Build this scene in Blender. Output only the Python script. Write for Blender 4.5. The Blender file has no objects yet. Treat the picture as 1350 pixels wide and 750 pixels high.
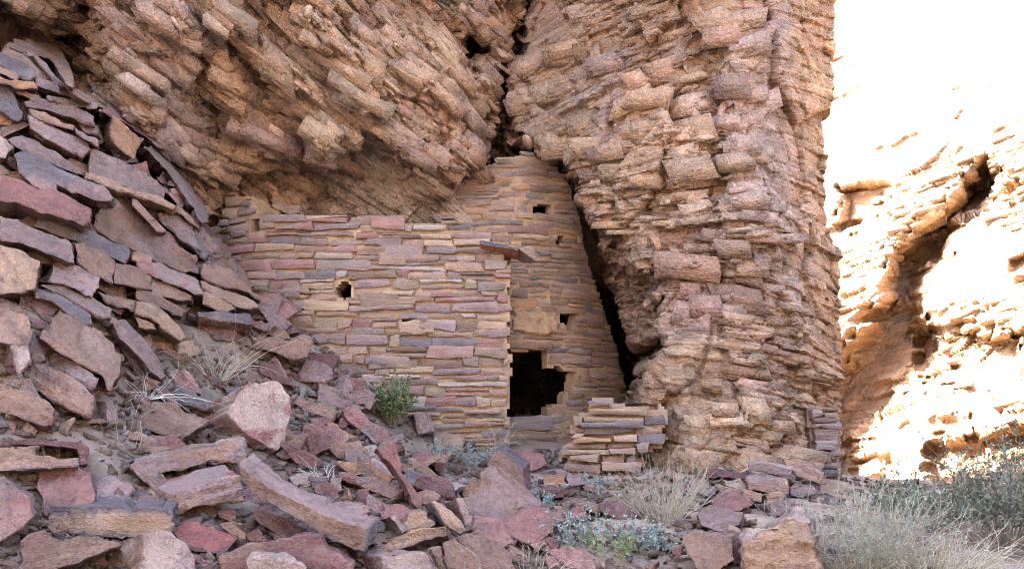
import bpy, bmesh, math, random
import numpy as np
from mathutils import Vector

SC = bpy.context.scene
COL = SC.collection
rnd = random.Random(7)
R = math.radians

# ------------------------------------------------------------------ camera
F = 675 / math.tan(R(25))          # focal length in photo pixels (1350 wide)
PITCH = R(8.0)
CAMZ = 1.6
CP, SP = math.cos(PITCH), math.sin(PITCH)
cam_d = bpy.data.cameras.new('camera')
cam_d.lens = 18 / math.tan(R(25))
cam_d.sensor_width = 36
cam_d.clip_end = 2000
cam = bpy.data.objects.new('camera', cam_d)
COL.objects.link(cam)
cam.location = (0, 0, CAMZ)
cam.rotation_euler = (R(90) + PITCH, 0, 0)
SC.camera = cam


def P(px, py, Y):
    """photo pixel + distance along world Y -> world point (arrays allowed)"""
    u = (np.asarray(px, float) - 675) / F
    v = -(np.asarray(py, float) - 375) / F
    k = np.asarray(Y, float) / (CP - v * SP)
    return np.stack([u * k, np.asarray(Y, float) + 0 * k, CAMZ + k * (SP + v * CP)], -1)


def proj(p):
    p = np.asarray(p, float)
    x, y, z = p[..., 0], p[..., 1], p[..., 2] - CAMZ
    d = y * CP + z * SP
    return 675 + F * x / d, 375 - F * (z * CP - y * SP) / d


# ------------------------------------------------------------------ noise
def h3(i, j, k, seed=0):
    i = np.asarray(i).astype(np.int64).astype(np.uint32)
    j = np.asarray(j).astype(np.int64).astype(np.uint32)
    k = np.asarray(k).astype(np.int64).astype(np.uint32)
    n = i * np.uint32(374761393) + j * np.uint32(668265263) + k * np.uint32(2147483647) + np.uint32((seed * 974634777 + 12345) & 0xffffffff)
    n = (n ^ (n >> np.uint32(13))) * np.uint32(1274126177)
    n = (n ^ (n >> np.uint32(16))) * np.uint32(2246822519)
    n = n ^ (n >> np.uint32(15))
    return n.astype(np.float64) / 4294967296.0


def vnoise(x, y, z, seed=0):
    x, y, z = np.broadcast_arrays(x, y, z)
    i, j, k = np.floor(x), np.floor(y), np.floor(z)
    fx, fy, fz = x - i, y - j, z - k
    fx = fx * fx * (3 - 2 * fx); fy = fy * fy * (3 - 2 * fy); fz = fz * fz * (3 - 2 * fz)
    r = 0
    for a in (0, 1):
        wa = fx if a else 1 - fx
        for b in (0, 1):
            wb = fy if b else 1 - fy
            for c in (0, 1):
                wc = fz if c else 1 - fz
                r = r + wa * wb * wc * h3(i + a, j + b, k + c, seed)
    return r * 2 - 1


def fbm(x, y, z, seed=0, octv=4, gain=.5):
    r, amp, f = 0, 1.0, 1.0
    for o in range(octv):
        r = r + amp * vnoise(x * f, y * f, z * f, seed + o * 17)
        amp *= gain; f *= 2.03
    return r


def smooth(e0, e1, x):
    t = np.clip((x - e0) / (e1 - e0), 0, 1)
    return t * t * (3 - 2 * t)


def sdf(px, py, poly):
    """signed distance (px) to polygon, negative inside"""
    poly = np.asarray(poly, float)
    d = np.full(np.shape(px), 1e9); ins = np.zeros(np.shape(px), bool)
    n = len(poly)
    for i in range(n):
        ax, ay = poly[i]; bx, by = poly[(i + 1) % n]
        ex, ey = bx - ax, by - ay
        t = np.clip(((px - ax) * ex + (py - ay) * ey) / (ex * ex + ey * ey + 1e-9), 0, 1)
        d = np.minimum(d, np.hypot(px - ax - t * ex, py - ay - t * ey))
        c = ((ay > py) != (by > py))
        with np.errstate(divide='ignore', invalid='ignore'):
            xi = (bx - ax) * (py - ay) / (by - ay + 1e-12) + ax
        ins ^= c & (px < xi)
    return np.where(ins, -d, d)


def pline(px, py, line):
    d = np.full(np.shape(px), 1e9)
    for (ax, ay), (bx, by) in zip(line[:-1], line[1:]):
        ex, ey = bx - ax, by - ay
        t = np.clip(((px - ax) * ex + (py - ay) * ey) / (ex * ex + ey * ey + 1e-9), 0, 1)
        d = np.minimum(d, np.hypot(px - ax - t * ex, py - ay - t * ey))
    return d


class TPS:
    def __init__(self, xy, v, lam=0.0):
        self.c = np.asarray(xy, float); n = len(self.c)
        A = self.k(self.c) + lam * np.eye(n)
        Q = np.c_[np.ones(n), self.c]
        M = np.block([[A, Q], [Q.T, np.zeros((3, 3))]])
        self.w = np.linalg.solve(M, np.r_[np.asarray(v, float), 0, 0, 0])

    def k(self, p):
        d2 = ((p[:, None, :] - self.c[None]) ** 2).sum(-1)
        return d2 * np.log(d2 + 1e-9) * .5

    def __call__(self, x, y):
        s = np.shape(x)
        p = np.c_[np.ravel(x), np.ravel(y)].astype(float)
        out = np.empty(len(p))
        for a in range(0, len(p), 60000):
            q = p[a:a + 60000]
            out[a:a + 60000] = self.k(q) @ self.w[:-3] + self.w[-3] + q @ self.w[-2:]
        return out.reshape(s)


# ------------------------------------------------------------------ objects
def tag(o, label=None, cat=None, group=None, kind=None):
    if label: o['label'] = label
    if cat: o['category'] = cat
    if group: o['group'] = group
    if kind: o['kind'] = kind
    return o


def empty(name, loc):
    o = bpy.data.objects.new(name, None)
    COL.objects.link(o); o.location = loc
    o.empty_display_size = .1
    return o


def mk(name, V, faces, mats, col=None, bedp=None, origin=(0, 0, 0), parent=None, smooth_ang=None, midx=None, allsmooth=False):
    """faces: int array (n,3|4) or list of arrays of mixed sizes; V world coordinates"""
    V = np.asarray(V, float) - np.asarray(origin, float)
    if not isinstance(faces, (list, tuple)): faces = [faces]
    faces = [np.asarray(f) for f in faces if len(f)]
    me = bpy.data.meshes.new(name)
    loops = np.concatenate([f.ravel() for f in faces]).astype(np.int32)
    sizes = np.concatenate([np.full(len(f), f.shape[1]) for f in faces]).astype(np.int32)
    starts = np.r_[0, np.cumsum(sizes)[:-1]].astype(np.int32)
    me.vertices.add(len(V)); me.vertices.foreach_set('co', V.astype(np.float32).ravel())
    me.loops.add(len(loops)); me.loops.foreach_set('vertex_index', loops)
    me.polygons.add(len(sizes)); me.polygons.foreach_set('loop_start', starts)
    if midx is not None: me.polygons.foreach_set('material_index', np.asarray(midx, np.int32))
    me.update(calc_edges=True)
    if col is not None:
        a = me.attributes.new('Col', 'FLOAT_COLOR', 'POINT')
        c = np.ones((len(V), 4), np.float32); c[:, :3] = col
        a.data.foreach_set('color', c.ravel())
    if bedp is not None:
        a = me.attributes.new('bedp', 'FLOAT_VECTOR', 'POINT')
        a.data.foreach_set('vector', np.asarray(bedp, np.float32).ravel())
    for m in (mats if isinstance(mats, (list, tuple)) else [mats]): me.materials.append(m)
    if allsmooth or smooth_ang:
        me.polygons.foreach_set('use_smooth', np.ones(len(sizes), bool))
    if smooth_ang: me.set_sharp_from_angle(angle=R(smooth_ang))
    o = bpy.data.objects.new(name, me)
    COL.objects.link(o)
    if parent is None: o.location = origin
    else:
        o.parent = parent; o.location = Vector(origin) - parent.location
    return o


def grid_faces(nr, nc):
    i = np.arange(nr * nc).reshape(nr, nc)
    return np.stack([i[:-1, :-1], i[1:, :-1], i[1:, 1:], i[:-1, 1:]], -1).reshape(-1, 4)


# ------------------------------------------------------------------ materials
def nodes(name):
    m = bpy.data.materials.new(name); m.use_nodes = True
    nt = m.node_tree; nt.nodes.clear()
    return m, nt, nt.nodes, nt.links


def rock_mat(name, fine=26, streak=9, amp=.5, bump=.5, dist=.02, stain=(.10, .085, .08), stain_amt=.35, pale=(.52, .45, .40), pale_amt=.25, rough=.92):
    """stone: base colour from the 'Col' attribute, bedding-aligned streaks, blotches, stain and fine relief"""
    m, nt, N, L = nodes(name)
    out = N.new('ShaderNodeOutputMaterial'); b = N.new('ShaderNodeBsdfPrincipled')
    L.new(b.outputs[0], out.inputs[0])
    b.inputs['Roughness'].default_value = rough
    b.inputs['Specular IOR Level'].default_value = .25
    at = N.new('ShaderNodeAttribute'); at.attribute_name = 'Col'
    bp = N.new('ShaderNodeAttribute'); bp.attribute_name = 'bedp'

    def mapv(sx, sy, sz, off=0):
        mp = N.new('ShaderNodeMapping'); mp.inputs['Scale'].default_value = (sx, sy, sz)
        mp.inputs['Location'].default_value = (off, off * 1.7, off * .6)
        L.new(bp.outputs['Vector'], mp.inputs['Vector']); return mp

    def noise(vec, sc, det, ro=.55, dis=0):
        n = N.new('ShaderNodeTexNoise'); n.inputs['Scale'].default_value = sc
        n.inputs['Detail'].default_value = det; n.inputs['Roughness'].default_value = ro
        n.inputs['Distortion'].default_value = dis
        L.new(vec.outputs[0], n.inputs['Vector']); return n

    def mr(src, a, c, d, e):
        r = N.new('ShaderNodeMapRange'); r.inputs[1].default_value = a; r.inputs[2].default_value = c
        r.inputs[3].default_value = d; r.inputs[4].default_value = e
        L.new(src, r.inputs[0]); return r
    ns = noise(mapv(1, streak, 1), 2.2, 6, .65, .3)      # bedding streaks
    nf = noise(mapv(1, 1.6, 1, 3), fine, 4, .6)          # grain
    nb = noise(mapv(1, 1.4, 1, 7), 2.6, 5, .6, .6)       # blotches
    ns2 = noise(mapv(1.2, 1.8, 1.2, 13), 3.7, 6, .68, .8)
    v1 = mr(ns.outputs[0], .3, .7, 1 - amp * .7, 1 + amp * .7)
    v2 = mr(nf.outputs[0], .3, .7, .82, 1.20)
    mu = N.new('ShaderNodeMath'); mu.operation = 'MULTIPLY'
    L.new(v1.outputs[0], mu.inputs[0]); L.new(v2.outputs[0], mu.inputs[1])
    sc = N.new('ShaderNodeVectorMath'); sc.operation = 'SCALE'
    L.new(at.outputs['Color'], sc.inputs[0]); L.new(mu.outputs[0], sc.inputs['Scale'])
    mp_ = mr(nb.outputs[0], .52, .72, 0, pale_amt)
    mx = N.new('ShaderNodeMix'); mx.data_type = 'RGBA'
    L.new(mp_.outputs[0], mx.inputs[0]); L.new(sc.outputs[0], mx.inputs[6]); mx.inputs[7].default_value = (*pale, 1)
    ms_ = mr(ns2.outputs[0], .52, .66, 0, stain_amt)
    mx2 = N.new('ShaderNodeMix'); mx2.data_type = 'RGBA'
    L.new(ms_.outputs[0], mx2.inputs[0]); L.new(mx.outputs[2], mx2.inputs[6]); mx2.inputs[7].default_value = (*stain, 1)
    L.new(mx2.outputs[2], b.inputs['Base Color'])
    ns3 = noise(mapv(1, streak * 1.6, 1, 21), 5, 5, .6, .2)
    ad = N.new('ShaderNodeMath'); ad.operation = 'MULTIPLY_ADD'; ad.inputs[1].default_value = 1.3
    L.new(ns3.outputs[0], ad.inputs[0])
    a2 = N.new('ShaderNodeMath'); a2.operation = 'ADD'
    L.new(nf.outputs[0], a2.inputs[0]); L.new(nb.outputs[0], a2.inputs[1])
    L.new(a2.outputs[0], ad.inputs[2])
    vo = N.new('ShaderNodeTexVoronoi'); vo.inputs['Scale'].default_value = fine * .45; vo.inputs['Detail'].default_value = 2.0
    wv = N.new('ShaderNodeVectorMath'); wv.operation = 'MULTIPLY_ADD'; wv.inputs[1].default_value = (.09, .09, .09)
    L.new(nf.outputs[1], wv.inputs[0]); L.new(mapv(1, 2.2, 1, 31).outputs[0], wv.inputs[2]); L.new(wv.outputs[0], vo.inputs['Vector'])
    a3 = N.new('ShaderNodeMath'); a3.operation = 'MULTIPLY_ADD'; a3.inputs[1].default_value = .9
    L.new(vo.outputs['Distance'], a3.inputs[0]); L.new(ad.outputs[0], a3.inputs[2]); ad = a3
    bu = N.new('ShaderNodeBump'); bu.inputs['Strength'].default_value = bump; bu.inputs['Distance'].default_value = dist
    L.new(ad.outputs[0], bu.inputs['Height']); L.new(bu.outputs[0], b.inputs['Normal'])
    return m


def plain_mat(name, rough=.8, trans=0, var=.3, scale=8, bump=0):
    """plant or dirt: 'Col' attribute with mild noise"""
    m, nt, N, L = nodes(name)
    out = N.new('ShaderNodeOutputMaterial'); b = N.new('ShaderNodeBsdfPrincipled')
    L.new(b.outputs[0], out.inputs[0])
    b.inputs['Roughness'].default_value = rough; b.inputs['Specular IOR Level'].default_value = .2
    at = N.new('ShaderNodeAttribute'); at.attribute_name = 'Col'
    tc = N.new('ShaderNodeTexCoord')
    n = N.new('ShaderNodeTexNoise'); n.inputs['Scale'].default_value = scale; n.inputs['Detail'].default_value = 6
    n.inputs['Roughness'].default_value = .65
    L.new(tc.outputs['Object'], n.inputs['Vector'])
    r = N.new('ShaderNodeMapRange'); r.inputs[1].default_value = .3; r.inputs[2].default_value = .7
    r.inputs[3].default_value = 1 - var; r.inputs[4].default_value = 1 + var
    L.new(n.outputs[0], r.inputs[0])
    sc = N.new('ShaderNodeVectorMath'); sc.operation = 'SCALE'
    L.new(at.outputs['Color'], sc.inputs[0]); L.new(r.outputs[0], sc.inputs['Scale'])
    L.new(sc.outputs[0], b.inputs['Base Color'])
    if bump:
        n2 = N.new('ShaderNodeTexNoise'); n2.inputs['Scale'].default_value = scale * 5; n2.inputs['Detail'].default_value = 8
        n2.inputs['Roughness'].default_value = .7
        L.new(tc.outputs['Object'], n2.inputs['Vector'])
        bu = N.new('ShaderNodeBump'); bu.inputs['Strength'].default_value = .8; bu.inputs['Distance'].default_value = bump
        L.new(n2.outputs[0], bu.inputs['Height']); L.new(bu.outputs[0], b.inputs['Normal'])
    return m


M_CLIFF = rock_mat('cliff_rock', fine=34, streak=7, amp=.42, bump=.9, dist=.035, stain=(.17, .12, .11), stain_amt=.4, pale=(.50, .40, .32), pale_amt=.3)
M_ROCK = rock_mat('talus_stone', fine=44, streak=4, amp=.28, bump=.95, dist=.020, stain=(.085, .058, .060), stain_amt=.55, pale=(.42, .33, .28), pale_amt=.30)
M_WALLSTONE = rock_mat('wall_stone', fine=60, streak=8, amp=.34, bump=.8, dist=.012, stain=(.13, .10, .095), stain_amt=.35, pale=(.46, .38, .30), pale_amt=.35)
M_MUD = plain_mat('mud_mortar', .95, var=.3, scale=9, bump=.012)
M_DIRT = plain_mat('dirt_soil', .95, var=.35, scale=5, bump=.02)
M_LEAF = plain_mat('plant_leaf', .6, var=.15, scale=20)
M_STEM = plain_mat('plant_stem', .8, var=.2, scale=20)

PAL = dict(
    G=(.270, .205, .195), M=(.180, .088, .086), K=(.315, .165, .150), T=(.345, .235, .175), B=(.420, .305, .205),
    O=(.430, .240, .120), S=(.150, .145, .165), C=(.455, .385, .335), W=(.205, .130, .098), R=(.290, .100, .090),
    D=(.150, .092, .078), L=(.330, .255, .245), N=(.260, .175, .130), X=(.42, .18, .10))
PAL = {k: np.array(v) for k, v in PAL.items()}
# ------------------------------------------------------------------ ground
GC = [(0, 60, 9.6), (60, 75, 9.8), (130, 145, 10), (190, 175, 10.2), (265, 290, 10.6), (330, 380, 11), (410, 450, 11.1),
      (0, 250, 8.6), (100, 300, 8.9), (200, 330, 9.6), (0, 400, 7.9), (100, 420, 8.4), (200, 440, 9.2), (300, 460, 10),
      (0, 560, 7.2), (100, 560, 7.6), (200, 560, 8.2), (300, 560, 8.7), (400, 560, 9.4), (480, 560, 10.3), (560, 585, 10.9),
      (0, 740, 5.9), (150, 740, 6.2), (300, 740, 6.3), (450, 740, 6.4), (600, 740, 6.5), (500, 640, 8.0), (600, 640, 8.8),
      (670, 600, 11.0), (700, 660, 8.4), (800, 640, 9.6), (800, 740, 6.6), (900, 740, 6.7), (880, 622, 10.3), (760, 622, 10.5),
      (960, 640, 9.4), (1000, 740, 6.7), (1050, 622, 10.2), (1150, 660, 10), (1150, 740, 6.7), (1350, 740, 6.8), (1350, 660, 10)]
GC += [(-60, 45, 9.9), (0, 100, 10.5), (60, 120, 10.7), (130, 190, 10.9), (190, 225, 11.0)]
gw = [P(*c) for c in GC]
gpts = [tuple(p) for p in gw] + [(10, 25, .3), (16, 17, .9), (5, 25, .3), (-8, 5, 5.2), (-6, 3, 1.8), (-3, 3, .75), (0, 0, 0), (0, 3, .3), (4, 0, -.2), (-4, 0, .3),
                                 (8, 4, .4), (0, -8, -.8), (10, 15, .6), (-8, 10, 6.2), (-8, 0, 1.0), (1, 14, 1.6), (-3, 14, 3.0)]
GTPS = TPS([(p[0], p[1]) for p in gpts], [p[2] for p in gpts], .02)


def ground_z(x, y):
    x = np.asarray(x, float); y = np.asarray(y, float)
    xc = np.clip(x, -9, 15); yc = np.clip(y, -9, 26)
    z = GTPS(xc, yc)
    far = np.hypot(x - xc, y - yc)
    return np.clip(z, -1.2, 7.5) * np.exp(-far / 40)


def ground_Y(px, py):
    """first hit of the ray through a photo pixel with the ground"""
    Y = np.arange(4.5, 30, .03)
    p = P(np.full_like(Y, px), np.full_like(Y, py), Y)
    under = p[:, 2] < ground_z(p[:, 0], p[:, 1])
    return float(Y[np.argmax(under)]) if under.any() else 12.0


def pile_mask(x, z):
    return smooth(2.5, 3.0, z) * smooth(-1.0, -1.8, x)


def build_ground():
    xs = np.r_[-160, -90, -50, -30, -20, -14, np.arange(-9, 9, .055), np.arange(9, 20, .3), 24, 30, 50, 90, 160]
    ys = np.r_[-160, -90, -50, -30, -20, -14, np.arange(-9, 4, .3), np.arange(4, 14, .055), np.arange(14, 30, .3), 35, 50, 90, 160]
    X, Y = np.meshgrid(xs, ys)
    Z = ground_z(X, Y)
    near = np.exp(-(np.maximum(0, np.hypot(X, Y - 8) - 9) / 6) ** 2)
    Z = Z + near * (.032 * fbm(X * 2.2, Y * 2.2, 0 * X, 3, 5) - .015)
    Z = Z - .30 * pile_mask(X, Z)
    V = np.stack([X, Y, Z], -1).reshape(-1, 3)
    n = fbm(X * .9, Y * .9, 0 * X, 9, 4)
    n2 = fbm(X * 6, Y * 6, 0 * X, 11, 3)
    c = np.array((.225, .160, .120)) * (1 + .25 * n[..., None]) + .04 * n2[..., None]
    c = c * (1 - .2 * smooth(-.3, .5, -X)[..., None])
    c = c * (1 + .35 * smooth(4.5, 1, Y)[..., None])  # soil out of view towards the viewer lightened to bounce more light
    o = mk('ground', V, grid_faces(*X.shape), M_DIRT, np.clip(c, .02, .8).reshape(-1, 3), V, allsmooth=True)
    tag(o, 'bare grey-brown soil of the slope between the fallen stones', None, None, 'structure')


build_ground()


# ------------------------------------------------------------------ fractured, bedded rock
def bricks(a, b, c, ta, tb, tc, seed, tilt=.6, saw=0.0):
    """bedded blocks. a along bedding, b across it, c into the rock. returns (offset -1..1, cell random, edge 0..1)"""
    b = b + tb * .55 * vnoise(b / tb * .45, a * 0, c * 0, seed + 1) + tb * .12 * vnoise(a / ta * .4, b / tb * .3, c / tc * .4, seed + 2)
    j = np.floor(b / tb); fb = b / tb - j
    o = h3(j, j * 0, j * 0, seed + 3)
    wid = ta * (.55 + 1.1 * h3(j, j * 0, j * 0 + 1, seed + 4))
    sk = (h3(j, j * 0 + 2, j * 0, seed + 5) - .5) * 1.2
    aa = a + o * 37 + sk * fb * tb + ta * .18 * vnoise(a / ta, b / tb, c / tc, seed + 6)
    i = np.floor(aa / wid); fa = aa / wid - i
    k = np.floor(c / tc + o * 9 + .3 * vnoise(a / ta * .5, b / tb * .5, c / tc, seed + 7))
    r = h3(i, j, k, seed + 8); r2 = h3(i, j, k, seed + 9); r3 = h3(i, j, k, seed + 10)
    v = (r * 2 - 1) + tilt * ((r2 - .5) * (fa - .5) * 2 + (r3 - .5) * (fb - .5) * 2) + saw * (.5 - fb)
    edge = np.minimum(np.minimum(fa, 1 - fa) * wid, np.minimum(fb, 1 - fb) * tb) / tb
    return v, r, r3, edge


def facets(x, y, z, seed, tilt=1.0):
    """tilted planar fracture faces in 3-D cells. returns (offset, cell random, distance to the next cell)"""
    shp = np.shape(x)
    x, y, z = [np.ravel(np.broadcast_to(t, shp)).astype(np.float32) for t in (x, y, z)]
    i, j, k = np.floor(x), np.floor(y), np.floor(z)
    d1 = np.full(x.shape, 9, np.float32); d2 = d1.copy(); val = np.zeros_like(d1); cr = np.zeros_like(d1)
    for a in (-1, 0, 1):
        for b in (-1, 0, 1):
            for c in (-1, 0, 1):
                I, J, K = i + a, j + b, k + c
                r = h3(I, J, K, seed).astype(np.float32)
                g = (r * 7919.13) % 1.0; q = (r * 104729.7) % 1.0
                dx = x - (I + .15 + .7 * r); dy = y - (J + .15 + .7 * g); dz = z - (K + .15 + .7 * q)
                dd = dx * dx + dy * dy + dz * dz
                h = (r * 5501.3) % 1.0; t1 = (r * 3121.7) % 1.0 - .5; t2 = (r * 2203.9) % 1.0 - .5
                m = dd < d1
                d2 = np.where(m, d1, np.minimum(d2, dd))
                val = np.where(m, (h * 2 - 1) + tilt * 1.5 * (t1 * dx + t2 * dy), val)
                cr = np.where(m, h, cr); d1 = np.where(m, dd, d1)
    return val.reshape(shp).astype(float), cr.reshape(shp).astype(float), (np.sqrt(d2) - np.sqrt(d1)).reshape(shp).astype(float)


def normals_of(V):
    du = np.zeros_like(V); dv = np.zeros_like(V)
    du[:, 1:-1] = V[:, 2:] - V[:, :-2]; du[:, 0] = V[:, 1] - V[:, 0]; du[:, -1] = V[:, -1] - V[:, -2]
    dv[1:-1] = V[2:] - V[:-2]; dv[0] = V[1] - V[0]; dv[-1] = V[-1] - V[-2]
    n = np.cross(dv, du)
    n /= np.linalg.norm(n, axis=-1, keepdims=True) + 1e-9
    return n


def face_dir(V, n):
    """outward direction: surface normal eased towards the open canyon"""
    o = -(V - np.array((0, 0, CAMZ))); o /= np.linalg.norm(o, axis=-1, keepdims=True)
    n = n * .45 + o * .55
    return n / np.linalg.norm(n, axis=-1, keepdims=True)


def blur(A, n):
    for _ in range(n):
        A = A.copy()
        A[1:-1] = (A[:-2] + 2 * A[1:-1] + A[2:]) / 4
        A[:, 1:-1] = (A[:, :-2] + 2 * A[:, 1:-1] + A[:, 2:]) / 4
    return A


# depth of the main cliff (distance along Y for the line of sight through a photo pixel)
CC = [(-400, -200, 8.0), (-400, 200, 8.6), (-150, 0, 9.6), (-150, 300, 9.6), (0, 0, 10.6), (0, 150, 10.8), (90, 80, 11.0), (150, 60, 10.5), (170, 150, 10.7), (230, 30, 10.5), (230, 200, 11.2),
      (300, 60, 10.85), (300, 150, 11.22), (300, 240, 11.5), (400, 60, 10.85), (400, 150, 11.2), (480, 60, 11.0), (480, 150, 11.17),
      (560, 40, 11.2), (560, 120, 11.15), (560, 210, 11.2), (620, 40, 11.7), (620, 130, 11.4), (620, 200, 11.5), (655, 20, 12.0), (655, 150, 11.9), (655, 200, 11.9),
      (690, 20, 12.0), (690, 120, 11.9), (690, 170, 11.9), (740, 60, 11.5), (740, 150, 11.4), (800, 60, 11.0), (800, 200, 10.9), (850, 330, 10.75), (880, 40, 10.6), (900, 150, 10.45), (900, 300, 10.5),
      (900, 430, 10.6), (900, 600, 10.45), (880, 560, 10.6), (960, 60, 10.3), (960, 250, 10.25), (960, 450, 10.35), (960, 640, 10.15), (1020, 60, 10.4), (1020, 250, 10.35), (1020, 450, 10.4), (1020, 620, 10.25),
      (1060, 60, 10.8), (1060, 300, 10.75), (1060, 450, 10.8), (1070, 600, 10.75), (1095, 60, 11.5), (1095, 300, 11.5), (1110, 450, 11.7), (1115, 620, 11.6),
      (300, -200, 10.0), (600, -200, 11.0), (700, -200, 11.2), (900, -200, 9.8), (1040, -200, 10.2), (300, 400, 11.8), (400, 600, 12), (640, 600, 12.3), (500, 300, 11.6), (750, 600, 11.5)]
CTPS = TPS([(c[0] / 300, c[1] / 300) for c in CC], [c[2] for c in CC], .003)

POCKET = [(415, 232), (440, 195), (470, 172), (500, 196), (535, 236), (560, 258), (640, 228), (690, 205), (705, 300), (560, 340), (420, 300)]
LOWFACE = [(282, 268), (296, 226), (338, 210), (400, 214), (430, 236), (425, 300), (285, 300)]
NOOK = [(-60, -40), (30, 18), (70, 40), (108, 8), (135, 40), (128, 100), (110, 150), (60, 150), (-60, 90)]
UNDER = [(690, 176), (712, 195), (742, 212), (762, 232), (772, 262), (800, 308), (818, 330), (850, 345), (866, 372), (872, 410), (885, 440), (872, 452), (868, 470), (846, 482), (834, 520), (838, 560),
         (800, 620), (640, 640), (640, 190)]
WEDGE = [(704, 196), (728, 212), (748, 236), (762, 280), (773, 340), (793, 400), (813, 460), (827, 520), (832, 580)]
HOLE = [(606, 52), (640, 42), (643, 78), (610, 80)]
HOLE2 = [(822, 468), (846, 456), (872, 446), (876, 456), (868, 470), (846, 484), (836, 520), (822, 500)]
HOLE3 = [(742, 45), (762, 40), (760, 62), (742, 66)]
BEHIND = [(272, 300), (345, 318), (560, 322), (700, 240), (760, 300), (820, 480), (830, 640), (270, 640)]
CRACK = [(692, -200), (690, 0), (674, 80), (665, 130), (661, 175), (655, 206)]
# big diagonal ribs of the left cliff: each steps out on its upper-right side
RIBS = [([(128, -60), (150, 60), (168, 150), (205, 215)], .55, 60), ([(250, -60), (285, 40), (345, 90), (430, 215)], .45, 80),
        ([(330, -60), (420, 60), (470, 160)], .35, 70), ([(205, 20), (265, 70), (330, 215)], .35, 60)]


def side_of(px, py, line):
    """signed distance to a polyline, + on its right (larger px)"""
    ys = np.array([p[1] for p in line], float); xs = np.array([p[0] for p in line], float)
    return px - np.interp(py, ys, xs)


def cliff_depth(px, py):
    Y = CTPS(px / 300, py / 300)
    left = px < np.interp(py, [p[1] for p in CRACK], [p[0] for p in CRACK])
    t_ = np.where(left, R(37), R(-6))
    a_ = px * np.cos(t_) + py * np.sin(t_); b_ = -px * np.sin(t_) + py * np.cos(t_)
    jb = np.floor(b_ / 10 + .6 * vnoise(a_ / 60, b_ / 60, 0 * px, 776)); o_ = h3(jb, jb * 0, jb * 0, 775)
    r1 = h3(np.floor(a_ / (18 + 22 * o_) + o_ * 9), jb, jb * 0, 777)
    w = 3 * fbm(px / 60, py / 60, 0 * px, 5, 3) + 9 * (r1 - .5)
    def m(poly, soft, wob=1.0):
        return smooth(soft, 0, sdf(px, py, poly) + soft * .5 + w * wob)
    for line, amp, fall in RIBS:
        s = side_of(px, py, line) + 1.6 * w
        s_ = np.where(s > 0, np.exp(-s / fall), 0) * smooth(-8, 20, s)
        fade = smooth(line[-1][1] + 20, line[-1][1] - 40, py)
        Y = Y - amp * s_ * fade + amp * .35 * np.where(s < 0, np.exp(s / 25), 0) * fade
    Y = Y + (.30 + .32 * smooth(290, 185, py)) * m(POCKET, 30)
    Y = Y + (.16 + .26 * smooth(285, 215, py)) * m(LOWFACE, 28)
    Y = Y + 1.5 * m(NOOK, 56)
    u = sdf(px, py, UNDER) + 2.0 * w
    gap = px + .6 * w - np.interp(py, [p[1] for p in WEDGE], [p[0] for p in WEDGE])
    Y = Y + np.where(u < 0, 1.7 * (1 - np.exp(u / 38)), 0) + 2.6 * smooth(30, 8, gap) * smooth(196, 214, py) * smooth(575, 530, py) * smooth(4, -10, u)
    Y = Y + 1.7 * m(HOLE, 20, .6) + 2.6 * m(HOLE2, 24, .6) 
    Y = Y + 2.2 * m(BEHIND, 30)
    d = pline(px + w * 1.2, py, CRACK)
    Y = Y + .8 * np.exp(-(d / 3.0) ** 2) + .12 * np.exp(-(d / 14) ** 2)
    # hollow left of the buttress face
    Y = Y + .5 * np.exp(-(pline(px + 2 * w, py, [(925, 60), (945, 150), (940, 250)]) / 12) ** 2) * .4
    return Y


def cliff_colours(px, py, cellr, cellr2, n1, n2):
    tan = np.array((.375, .250, .165)); buff = np.array((.430, .315, .215)); pink = np.array((.350, .215, .165)); gray = np.array((.255, .210, .195))
    orange = np.array((.435, .255, .140)); mauve = np.array((.270, .185, .180))
    def mixc(a, b, t): return a * (1 - t[..., None]) + b * t[..., None]
    c = np.broadcast_to(tan, px.shape + (3,)).copy()
    c = mixc(c, buff, smooth(.45, .95, cellr)); c = mixc(c, pink, smooth(.35, .05, cellr) * .8)
    c = mixc(c, gray, smooth(.72, 1, cellr2) * .4); c = mixc(c, orange, smooth(.25, 0, cellr2) * .5)
    c = mixc(c, mauve, smooth(.2, .8, n1) * .38)
    c = mixc(c, gray, smooth(.35, .95, n2) * .35)
    # grey weathered face in the pocket and the violet-grey face upper left
    c = mixc(c, np.array((.330, .275, .240)), smooth(20, -30, sdf(px, py, POCKET)) * .7)
    c = mixc(c, np.array((.320, .245, .225)), smooth(20, -30, sdf(px, py, [(130, -60), (330, -60), (270, 90), (300, 215), (200, 230)])) * .5)
    c = mixc(c, np.array((.345, .265, .235)), smooth(25, -25, sdf(px, py, [(945, 40), (1040, -20), (1060, 260), (1040, 420), (1000, 330), (955, 200)])) * .55)
    c = mixc(c, np.array((.420, .255, .145)), smooth(30, -20, sdf(px, py, [(1052, -100), (1130, -100), (1130, 640), (1062, 560)])) * .6)  # right edge tinted orange: bounced sunlight put into the colour
    c = mixc(c, np.array((.300, .190, .125)), smooth(10, -30, sdf(px, py, UNDER)) * .6)  # underside painted browner: shade put into the colour
    return c


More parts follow.
